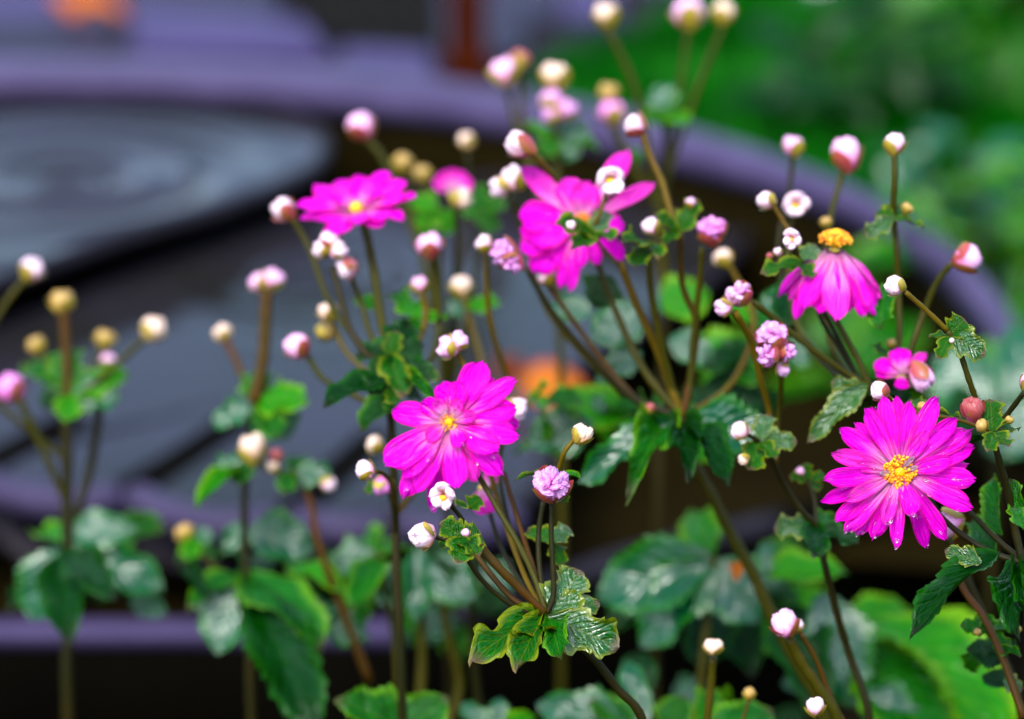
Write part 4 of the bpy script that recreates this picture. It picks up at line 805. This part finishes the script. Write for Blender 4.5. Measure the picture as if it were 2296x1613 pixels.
F_.bud(820, 1056, 1.07, 52, 'pale', 150, .2, 'sepal', 4); F_.stem([(838, 1056, 1.075), (858, 1062, 1.10), (878, 1090, 1.14), (886, 1150, 1.17)], 10, 12, 'stem_yellow')
F_.bud(858, 1088, 1.15, 52, 'magenta', 280, .1); F_.leaf((850, 1080, 1.15), (818, 1105, 1.15), 26); F_.stem([(866, 1090, 1.155), (880, 1130, 1.16), (887, 1200, 1.17)], 9, 11, 'stem_dark')

# F2: taller blurred buds behind
K_ = Plant('anemone with small yellowish buds and a half open pink flower seen over the water', (1010, 1500, 1.42), group=G)
K_.bud(810, 286, 1.4, 70, 'pink', 120, 0, 'sepal_red', 4); K_.stem([(825, 315, 1.4), (855, 350, 1.4), (900, 450, 1.4), (960, 620, 1.4), (1000, 900, 1.41)], 15, 18)
K_.bud(1046, 316, 1.42, 44, 'cream', 100, 0); K_.stem([(1048, 335, 1.42), (1050, 480, 1.42), (1020, 700, 1.41), (1000, 900, 1.41)], 9, 14, 'stem_dark')
K_.bud(903, 366, 1.43, 50, 'ochre', 90, 0); K_.stem([(905, 385, 1.43), (930, 500, 1.43), (990, 800, 1.42)], 9, 12); K_.bud(948, 392, 1.45, 48, 'ochre', 90, 0); K_.stem([(950, 410, 1.45), (965, 540, 1.44), (995, 850, 1.42)], 9, 12)
K_.flower(1015, 430, 1.32, (0, .5, .8), [(a, 52, 34, 25, 0, 3, 'petal_soft') for a in (60, 95, 130, 165, 20, -20)], 0, 0, r0=4); K_.bud(1034, 447, 1.3, 50, 'cream', 20, .3); K_.stem([(1020, 450, 1.32), (1025, 560, 1.33), (1010, 720, 1.35), (1000, 900, 1.41)], 12, 15, 'stem_dark')
K_.whorl(985, 470, 1.36, [(160, 70, 60, 0, (0, .6, .7)), (200, 60, 60, 0, (0, .5, .8)), (-60, 60, 50, 0, (0, .5, .8)), (230, 70, 60)], 'leaf_bright'); K_.whorl(1080, 470, 1.36, [(100, 60, 50), (20, 60, 46), (-60, 60, 50), (180, 50, 50)], 'leaf')
K_.stem([(1000, 900, 1.41), (1003, 1100, 1.41), (1006, 1400, 1.42)], 18, 20, 'stem_dark', True); K_.stem([(985, 470, 1.36), (985, 600, 1.38), (1000, 900, 1.41)], 10, 14); K_.stem([(1080, 470, 1.36), (1060, 640, 1.38), (1000, 900, 1.41)], 10, 14)

# G: far left
L_ = Plant('anemone with a round magenta bud and yellowish buds in front of the water', (150, 1700, 1.36), group=G)
NL = (150, 900, 1.36)
L_.bud(70, 606, 1.36, 58, 'pale', 60, .1, 'sepal', 4); L_.stem([(55, 628, 1.36), (20, 670, 1.36), (-20, 740, 1.36), (-40, 860, 1.36), (60, 960, 1.37), (148, 1030, 1.37)], 14, 14, 'stem')
L_.bud(140, 678, 1.36, 62, 'ochre', 90, .1, 'sepal', 4); L_.stem([(143, 705, 1.36), (147, 760, 1.36), (150, 830, 1.36), NL], 22, 20, 'stem_red')
L_.bud(82, 775, 1.38, 46, 'ochre', 110, .1); L_.stem([(88, 790, 1.38), (120, 840, 1.37), NL], 10, 12); L_.bud(235, 762, 1.38, 52, 'ochre', 80, .1, 'sepal', 4); L_.stem([(232, 780, 1.38), (200, 830, 1.37), NL], 10, 12); L_.bud(240, 810, 1.38, 40, 'pink', 80)
L_.bud(343, 740, 1.35, 64, 'cream', 60, .1, 'sepal', 4); L_.stem([(325, 760, 1.35), (275, 805, 1.355), (200, 870, 1.36), NL], 14, 14, 'stem'); L_.bud(25, 872, 1.34, 72, 'magenta', 120, .2, 'sepal_red', 4); L_.stem([(45, 900, 1.34), (75, 960, 1.345), (110, 1040, 1.35), (145, 1120, 1.36)], 18, 16)
L_.leaf((150, 870, 1.36), (150, 775, 1.37), 80, 'leaf', n=(0, .2, 1), var=1); L_.leaf((155, 880, 1.36), (262, 880, 1.33), 80, 'leaf_teal', n=(-0.12, .38, .92), var=0); L_.leaf((150, 880, 1.36), (95, 910, 1.35), 80, 'leaf_dark', n=(-.4, .4, .8), var=2); L_.leaf((160, 880, 1.36), (280, 830, 1.36), 70, 'leaf_bright', n=(.2, .5, .8), var=3); L_.leaf((150, 870, 1.36), (50, 800, 1.38), 60, 'leaf', n=(0, .7, .6), var=4); L_.leaf((155, 890, 1.35), (150, 930, 1.33), 60, 'leaf_bright', n=(0, .6, .8), var=1)
L_.stem([NL, (150, 980, 1.36), (150, 1100, 1.36), (150, 1180, 1.36), (160, 1300, 1.36), (150, 1500, 1.36)], 26, 26, 'stem_dark', True); L_.stem([(225, 900, 1.37), (215, 980, 1.37), (195, 1080, 1.37), (155, 1190, 1.36)], 18, 22, 'stem_dark')
L_.leaf((130, 1230, 1.36), (60, 1390, 1.30), 130, 'leaf_teal', 'leaf', n=(-.3, .75, .6), var=0); L_.leaf((150, 1220, 1.36), (355, 1310, 1.30), 130, 'leaf_teal', 'leaf', n=(-0.07, .38, .92), var=1); L_.leaf((160, 1200, 1.36), (300, 1180, 1.42), 90, 'leaf_teal', 'leaf', n=(-0.12, .38, .92), var=2); L_.leaf((150, 1220, 1.37), (70, 1160, 1.42), 80, 'leaf_bright', 'leaf', n=(0, .6, .7), var=3)
L_.leaf((150, 1240, 1.35), (230, 1300, 1.28), 90, 'leaf_dark', 'leaf', n=(0, .4, .9), var=4); L_.leaf((140, 1240, 1.35), (150, 1420, 1.30), 110, 'leaf_dark', 'leaf', n=(0, .4, .9), var=2)

# H: left of centre
H_ = Plant('anemone with a pink bud on a bare stalk above blue green leaves', (560, 1750, 1.32), group=G)
NH = (570, 905, 1.31)
H_.bud(612, 628, 1.31, 56, 'pink', 60, .1, 'sepal', 4); H_.bud(582, 634, 1.315, 48, 'pink', 130, .1, 'sepal', 4); H_.stem([(598, 655, 1.31), (595, 720, 1.31), (590, 800, 1.31), NH], 26, 28, 'stem_red'); H_.bud(500, 748, 1.34, 46, 'cream', 110, .1, 'sepal', 4); H_.stem([(508, 765, 1.34), (530, 810, 1.33), (550, 860, 1.32), NH], 16, 16, 'stem_red')
H_.leaf((575, 910, 1.31), (580, 825, 1.32), 76, 'leaf', n=(0, .2, 1), var=1); H_.leaf((570, 910, 1.31), (472, 950, 1.28), 58, 'leaf_teal', n=(-0.17, .38, .92), var=2); H_.leaf((575, 905, 1.31), (672, 880, 1.29), 90, 'leaf_bright', n=(.3, .5, .8), var=0); H_.leaf((580, 905, 1.31), (650, 975, 1.27), 96, 'leaf_teal', n=(.2, .7, .7), var=3); H_.leaf((578, 910, 1.31), (625, 965, 1.28), 70, 'leaf', n=(.1, .4, .9), var=4)
H_.stem([NH, (562, 980, 1.315), (550, 1080, 1.32), (548, 1200, 1.32), (555, 1330, 1.32), (560, 1500, 1.32)], 16, 22, 'stem_dark', True)
H_.bud(566, 1008, 1.28, 66, 'cream', 100, .2, 'sepal', 3, 1.2); H_.bud(618, 1022, 1.29, 36, 'brown', 90, .2, 'sepal_red', 4); H_.bud(612, 1048, 1.29, 34, 'cream', 100, .2); H_.bud(735, 1085, 1.28, 38, 'pale', -20, .2)
H_.leaf((550, 1050, 1.3), (435, 1100, 1.26), 60, 'leaf_bright', 'leaf', n=(-.3, .7, .6), var=0); H_.leaf((550, 1045, 1.3), (475, 1040, 1.31), 50, 'leaf_teal', 'bract', n=(-0.12, .38, .92), var=1); H_.leaf((552, 1040, 1.3), (530, 1080, 1.28), 60, 'leaf', 'bract', n=(0, .3, 1), var=2)
H_.leaf((660, 1060, 1.3), (740, 1065, 1.27), 60, 'leaf_teal', 'bract', n=(-0.12, .38, .92), var=3); H_.leaf((660, 1060, 1.3), (670, 1015, 1.31), 46, 'leaf', 'bract', n=(0, .4, .9), var=1); H_.leaf((655, 1060, 1.3), (640, 1090, 1.28), 46, 'leaf', 'bract', n=(0, .4, .9), var=0); H_.stem([(566, 1030, 1.29), (620, 1060, 1.3), (660, 1065, 1.3), (690, 1110, 1.3), (715, 1220, 1.3), (765, 1360, 1.31), (830, 1530, 1.32)], 12, 20, 'stem_red')
H_.leaf((555, 1190, 1.34), (700, 1225, 1.30), 110, 'leaf_teal', 'leaf', n=(-0.07, .38, .92), var=0); H_.leaf((550, 1290, 1.32), (720, 1390, 1.26), 150, 'leaf', 'leaf', n=(.2, .8, .55), var=1); H_.leaf((548, 1300, 1.32), (480, 1460, 1.25), 130, 'leaf_teal', 'leaf', n=(-.1, .75, .65), var=2); H_.leaf((545, 1290, 1.33), (420, 1330, 1.3), 70, 'leaf', 'leaf', n=(-.1, .85, .4), var=3); H_.leaf((560, 1310, 1.31), (700, 1600, 1.22), 150, 'leaf_dark', 'leaf', n=(.1, .25, 1), var=4); H_.leaf((540, 1170, 1.36), (505, 1240, 1.34), 50, 'leaf_teal', 'leaf', n=(-0.22, .38, .92), var=0)
H_.bud(415, 1195, 1.36, 46, 'ochre', 130, .2); H_.leaf((440, 1210, 1.36), (475, 1190, 1.36), 40, 'leaf_teal', 'bract', n=(-0.12, .38, .92)); H_.leaf((440, 1210, 1.36), (425, 1240, 1.34), 50, 'leaf_bright', 'bract', n=(0, .5, .8)); H_.stem([(425, 1205, 1.36), (470, 1260, 1.35), (545, 1330, 1.33)], 9, 10, 'stem')
H_.leaf((640, 1270, 1.34), (760, 1290, 1.30), 80, 'leaf_bright', 'leaf', n=(.1, .8, .5))

# W: white glossy leaf plant between H and E
W_ = Plant('leafy anemone stems with pale shining leaves below the open magenta flower', (905, 1700, 1.33), group=G)
W_.leaf((840, 1240, 1.32), (722, 1280, 1.28), 90, 'leaf_teal', 'leaf', n=(-0.17, .38, .92), var=1); W_.leaf((845, 1240, 1.32), (800, 1180, 1.38), 90, 'leaf_bright', 'leaf', n=(-.1, .6, .8), var=2); W_.leaf((845, 1240, 1.32), (930, 1200, 1.36), 80, 'leaf_bright', 'leaf', n=(0, .7, .6), var=3); W_.leaf((850, 1250, 1.32), (790, 1340, 1.28), 80, 'leaf', 'leaf', n=(-.1, .5, .8), var=0)
W_.leaf((940, 1220, 1.32), (930, 1390, 1.28), 70, 'leaf_teal', 'leaf', n=(-.5, .7, .5), var=0); W_.leaf((870, 1260, 1.33), (870, 1350, 1.3), 46, 'leaf_teal', 'leaf', n=(-0.32, .38, .92), var=3); W_.leaf((960, 1240, 1.3), (1080, 1230, 1.3), 110, 'leaf_dark', 'leaf', n=(0, .5, .8), var=1); W_.leaf((960, 1260, 1.3), (1060, 1340, 1.25), 110, 'leaf_teal', 'leaf', n=(.1, .7, .7), var=2)
W_.stem([(845, 1240, 1.32), (880, 1400, 1.33), (895, 1550, 1.33)], 14, 20, 'stem', True); W_.stem([(945, 1200, 1.32), (945, 1350, 1.325), (945, 1520, 1.33), (930, 1650, 1.33)], 16, 26, 'stem'); W_.stem([(985, 1240, 1.31), (1000, 1400, 1.32), (1030, 1550, 1.33), (960, 1700, 1.33)], 16, 26, 'stem'); W_.stem([(1060, 1250, 1.3), (1060, 1450, 1.32), (1075, 1600, 1.33)], 14, 20, 'stem_dark')
W_.stem([(960, 1200, 1.32), (955, 1240, 1.32), (945, 1290, 1.32)], 12, 14, 'stem_dark'); W_.leaf((900, 1640, 1.2), (780, 1560, 1.18), 120, 'leaf', 'leaf', n=(-.1, .6, .8), var=3); W_.leaf((880, 1660, 1.2), (1000, 1560, 1.2), 120, 'leaf', 'leaf', n=(.1, .5, .85), var=2)
W_.leaf((1110, 1650, 1.25), (1030, 1570, 1.22), 56, 'leaf_teal', 'leaf', n=(-0.17, .38, .92), var=1); W_.leaf((1110, 1650, 1.25), (1120, 1560, 1.25), 56, 'leaf_teal', 'leaf', n=(-0.07, .38, .92), var=3); W_.leaf((1130, 1650, 1.25), (1180, 1600, 1.23), 60, 'leaf_bright', 'leaf', n=(.1, .6, .8), var=0)

# I: far buds above the rim
I_ = Plant('anemone with the tallest pink and cream buds standing up in front of the lawn', (1470, 1500, 1.52), group=G)
NI = (1490, 720, 1.5)
for (x, y, s_, k_, mid) in ((1360, 36, 60, 'cream', (1420, 190)), (1543, 32, 80, 'pink', (1525, 200)), (1622, 30, 58, 'cream', (1560, 210)), (1365, 210, 50, 'ochre', (1400, 330)), (1372, 256, 66, 'magenta', (1420, 380))):
    I_.bud(x, y, 1.47, s_, k_, 95, 0, 'sepal', 4); I_.stem([(x, y+s_*.42, 1.47), (*mid, 1.475), (1480, 480, 1.485), NI], 12, 16, 'stem')
I_.leaf((1490, 250, 1.47), (1480, 185, 1.48), 64, 'leaf_teal', n=(-0.12, .38, .92)); I_.leaf((1490, 250, 1.47), (1540, 270, 1.46), 50, 'leaf_bright', n=(.1, .6, .8)); I_.leaf((1490, 250, 1.47), (1455, 268, 1.46), 46, 'leaf', n=(0, .6, .8)); I_.leaf((1490, 250, 1.47), (1500, 290, 1.46), 50, 'leaf_dark', n=(0, .4, .9)); I_.leaf((1490, 250, 1.47), (1525, 205, 1.47), 40, 'leaf', n=(0, .7, .6))
I_.stem([(1490, 250, 1.47), (1492, 400, 1.48), (1490, 560, 1.49), NI, (1480, 900, 1.51), (1475, 1200, 1.52)], 12, 24, 'stem_dark', True); I_.leaf((1440, 360, 1.48), (1400, 340, 1.48), 46, 'leaf')
X_ = Plant('anemone with a cluster of mauve buds in front of the stone rim', (1260, 1500, 1.46), group=G)
NX = (1255, 700, 1.45)
for (x, y, s_, k_, an) in ((1130, 165, 74, 'pink', 100), (1165, 135, 50, 'brown', 80), (1245, 172, 70, 'cream', 90), (1236, 228, 60, 'mauve', 110), (1270, 248, 54, 'mauve', 60), (1236, 256, 50, 'mauve', 180)):
    X_.bud(x, y, 1.42, s_, k_, an, 0, 'sepal', 4)
for q in ([(1135, 200), (1160, 300), (1220, 480)], [(1168, 160), (1175, 300), (1225, 480)], [(1246, 200), (1248, 320), (1250, 480)], [(1245, 275), (1246, 330), (1248, 480)]): X_.stem([(*p, 1.43) for p in q]+[NX], 12, 16, 'stem')
X_.leaf((1250, 310, 1.43), (1320, 285, 1.43), 60, 'leaf_teal', n=(-0.07, .38, .92)); X_.leaf((1250, 310, 1.43), (1300, 345, 1.42), 60, 'leaf_teal', n=(.1, .7, .6)); X_.leaf((1250, 310, 1.43), (1160, 270, 1.44), 40, 'leaf_bright', n=(0, .8, .5)); X_.leaf((1250, 310, 1.43), (1215, 340, 1.42), 50, 'leaf', n=(0, .5, .8)); X_.leaf((1250, 310, 1.43), (1345, 320, 1.43), 40, 'leaf_bright', n=(0, .7, .6))
X_.stem([NX, (1258, 900, 1.455), (1260, 1200, 1.46)], 18, 22, 'stem', True)

# J: low at the right front
J_ = Plant('anemone with a plain pale pink bud low among big basal leaves', (1900, 1800, 1.1), group=G)
J_.bud(1760, 1400, 1.07, 70, 'pink', 110, .3, 'sepal_red', 4); J_.stem([(1768, 1430, 1.075), (1800, 1490, 1.08), (1840, 1550, 1.085), (1880, 1620, 1.09)], 24, 26, 'stem', True); J_.stem([(1795, 1420, 1.08), (1830, 1480, 1.085), (1860, 1560, 1.09), (1900, 1640, 1.09)], 12, 15, 'stem_red'); J_.bud(1786, 1404, 1.085, 36, 'pale', 80)
J_.bud(1828, 1586, 1.05, 50, 'pale', 100, .3, 'sepal', 4); J_.stem([(1830, 1605, 1.055), (1850, 1660, 1.07)], 10, 12, 'stem')
Q_ = Plant('anemone seedling with a flat cream bud on a straight stalk beside the big basal leaves', (1580, 1800, 1.12), group=G)
Q_.bud(1600, 1452, 1.10, 50, 'cream', 90, .2, 'sepal', 4, .85); Q_.stem([(1599, 1475, 1.105), (1594, 1540, 1.11), (1585, 1630, 1.115)], 18, 20, 'stem', True); Q_.bud(1680, 1556, 1.12, 32, 'ochre', 90, .2, 'sepal', 4); Q_.stem([(1680, 1570, 1.12), (1660, 1630, 1.12)], 8, 10, 'stem')
Q_.leaf((1590, 1660, 1.18), (1740, 1570, 1.2), 120, 'leaf', 'leaf', n=(.1, .7, .7), var=1); Q_.leaf((1570, 1640, 1.18), (1630, 1510, 1.25), 60, 'leaf_bright', 'leaf', n=(-.2, .5, .8))

# big basal leaves: low leafy plants behind
Y_ = Plant('broad glossy basal leaves reflecting pale blue sky in the middle of the bed', (1560, 1700, 1.30), cat='plant', name='leafy_plant')
Y_.leaf((1600, 1250, 1.30), (1330, 1330, 1.22), 170, 'leaf_teal', 'leaf', n=(-0.18, .38, .92), var=0); Y_.leaf((1600, 1255, 1.30), (1430, 1440, 1.22), 140, 'leaf_teal', 'leaf', n=(-0.22, .38, .92), var=1); Y_.leaf((1590, 1260, 1.37), (1350, 1400, 1.36), 120, 'leaf_dark', 'leaf', n=(-.1, .7, .7), var=2)
Y_.leaf((1600, 1260, 1.30), (1700, 1390, 1.22), 150, 'leaf_teal', 'leaf', n=(-0.07, .38, .92), var=3); Y_.leaf((1600, 1250, 1.31), (1545, 1115, 1.36), 90, 'leaf_bright', 'leaf', n=(-.2, .6, .7), var=4); Y_.leaf((1605, 1240, 1.31), (1480, 1200, 1.36), 80, 'leaf_bright', 'leaf', n=(0, .7, .6), var=1); Y_.leaf((1600, 1330, 1.36), (1580, 1480, 1.32), 130, 'leaf_dark', 'leaf', n=(0, .4, .9), var=0); Y_.leaf((1620, 1330, 1.36), (1690, 1500, 1.32), 120, 'leaf_dark', 'leaf', n=(.1, .4, .9), var=2)
Y_.leaf((1690, 1300, 1.3), (1730, 1210, 1.34), 50, 'leaf_teal', 'leaf', n=(-0.07, .38, .92)); Y_.leaf((1720, 1290, 1.3), (1900, 1255, 1.3), 110, 'leaf_bright', 'leaf', n=(0, .75, .5), var=3); Y_.leaf((1655, 1260, 1.28), (1650, 1295, 1.27), 30, 'leaf_orange', 'leaf', n=(0, .5, .9))
Y_.stem([(1600, 1250, 1.30), (1590, 1350, 1.30), (1570, 1550, 1.30)], 18, 24, 'stem', True); Y_.leaf((1450, 1560, 1.3), (1420, 1450, 1.32), 80, 'leaf_dark', 'leaf', n=(0, .4, .9)); Y_.leaf((1400, 1620, 1.25), (1200, 1570, 1.22), 100, 'leaf_teal', 'leaf', n=(-0.17, .38, .92), var=1); Y_.leaf((1420, 1640, 1.25), (1330, 1560, 1.25), 90, 'leaf', 'leaf', n=(0, .6, .7)); Y_.leaf((1450, 1640, 1.25), (1400, 1470, 1.28), 70, 'leaf_teal', 'leaf', n=(.4, .6, .7)); Y_.leaf((1500, 1640, 1.24), (1530, 1560, 1.24), 90, 'leaf', 'leaf')
Z_ = Plant('very broad bright green basal leaf with pale sheen in the corner by the dark leaves', (2020, 1750, 1.34), cat='plant', name='leafy_plant')
Z_.leaf((1940, 1380, 1.36), (2290, 1600, 1.26), 230, 'leaf_bright', 'leaf', n=(.15, .85, .5), var=0); Z_.leaf((1930, 1460, 1.34), (2150, 1720, 1.25), 200, 'leaf', 'leaf', n=(-.1, .8, .6), var=2); Z_.leaf((1900, 1390, 1.36), (2060, 1350, 1.38), 100, 'leaf_bright', 'leaf', n=(0, .6, .7), var=1); Z_.leaf((1920, 1560, 1.3), (2100, 1640, 1.25), 120, 'leaf_teal', 'leaf', n=(-0.12, .38, .92), var=3)
Z_.leaf((1840, 1330, 1.32), (1920, 1580, 1.26), 150, 'leaf_teal', 'leaf', n=(-.3, .75, .6), var=4); Z_.leaf((1780, 1360, 1.33), (1830, 1560, 1.28), 140, 'leaf_dark', 'leaf', n=(-.1, .4, .9), var=1); Z_.stem([(1930, 1400, 1.36), (1960, 1500, 1.35), (2000, 1640, 1.34)], 20, 26, 'stem_dark', True); Z_.leaf((1900, 1500, 1.32), (1960, 1440, 1.35), 60, 'leaf_bright', 'leaf', n=(0, .7, .6))
T_ = Plant('large blurred blue green leaves behind the sharp flower at the right', (2200, 1500, 1.62), cat='plant', name='leafy_plant')
T_.leaf((2240, 900, 1.6), (2090, 800, 1.58), 170, 'leaf_teal', 'leaf', n=(-0.17, .38, .92), var=0); T_.leaf((2240, 900, 1.6), (2330, 720, 1.66), 150, 'leaf_teal', 'leaf', n=(-0.07, .38, .92), var=1); T_.leaf((2230, 920, 1.6), (2320, 1010, 1.52), 150, 'leaf_teal', 'leaf', n=(-0.07, .38, .92), var=2); T_.leaf((2230, 920, 1.6), (2100, 960, 1.52), 110, 'leaf_dark', 'leaf', n=(0, .5, .8), var=3); T_.leaf((2230, 900, 1.62), (2150, 720, 1.7), 120, 'leaf', 'leaf', n=(0, .6, .7), var=4)
T_.stem([(2235, 905, 1.6), (2230, 1100, 1.61), (2220, 1300, 1.62)], 18, 24, 'stem_dark', True)

# denser leaves low in the bed, each hung on a plant that stands there
def fill(pl, n, x0, x1, y0, y1, d0, d1, mats, seed, lo=60, hi=120):
    rr = random.Random(seed)
    for k in range(n):
        x, y, d = rr.uniform(x0, x1), rr.uniform(y0, y1), rr.uniform(d0, d1); a = math.radians(rr.uniform(150, 390)); ln = rr.uniform(lo, hi)
        pl.leaf((x, y, d), (x+math.cos(a)*ln, y-math.sin(a)*ln*.8, d-rr.uniform(-.02, .05)), ln*rr.uniform(.6, .85), rr.choice(mats), rr.choice(('leaf', 'leaf', 'curl', 'bract')), (rr.uniform(-.3, .3), rr.uniform(.4, .8), .7))
fill(W_, 20, 720, 1150, 1190, 1400, 1.36, 1.48, ('leaf', 'leaf_teal', 'leaf_dark', 'leaf_bright'), 1)
fill(H_, 12, 400, 740, 1200, 1400, 1.32, 1.44, ('leaf', 'leaf_teal', 'leaf_dark'), 2)
fill(L_, 7, 60, 330, 1170, 1350, 1.36, 1.46, ('leaf', 'leaf_teal', 'leaf_dark'), 3)
fill(Y_, 18, 1420, 1850, 1240, 1600, 1.37, 1.50, ('leaf', 'leaf_dark', 'leaf_teal', 'leaf_bright'), 4)
fill(D, 12, 1180, 1480, 840, 1010, 1.24, 1.36, ('leaf', 'leaf_bright', 'leaf_teal'), 5, 50, 100)
fill(D, 12, 1560, 1760, 640, 960, 1.26, 1.40, ('leaf', 'leaf_bright', 'leaf_dark', 'leaf_teal'), 6, 60, 110)
fill(Z_, 8, 1900, 2260, 1380, 1600, 1.40, 1.50, ('leaf', 'leaf_bright', 'leaf_dark'), 7, 70, 130)
fill(F_, 8, 830, 940, 760, 900, 1.13, 1.20, ('leaf', 'leaf_dark', 'bract_wet'), 8, 40, 70)
fill(A, 5, 2180, 2296, 1400, 1560, 1.06, 1.12, ('leaf', 'leaf_dark', 'bract_wet'), 9, 50, 80)
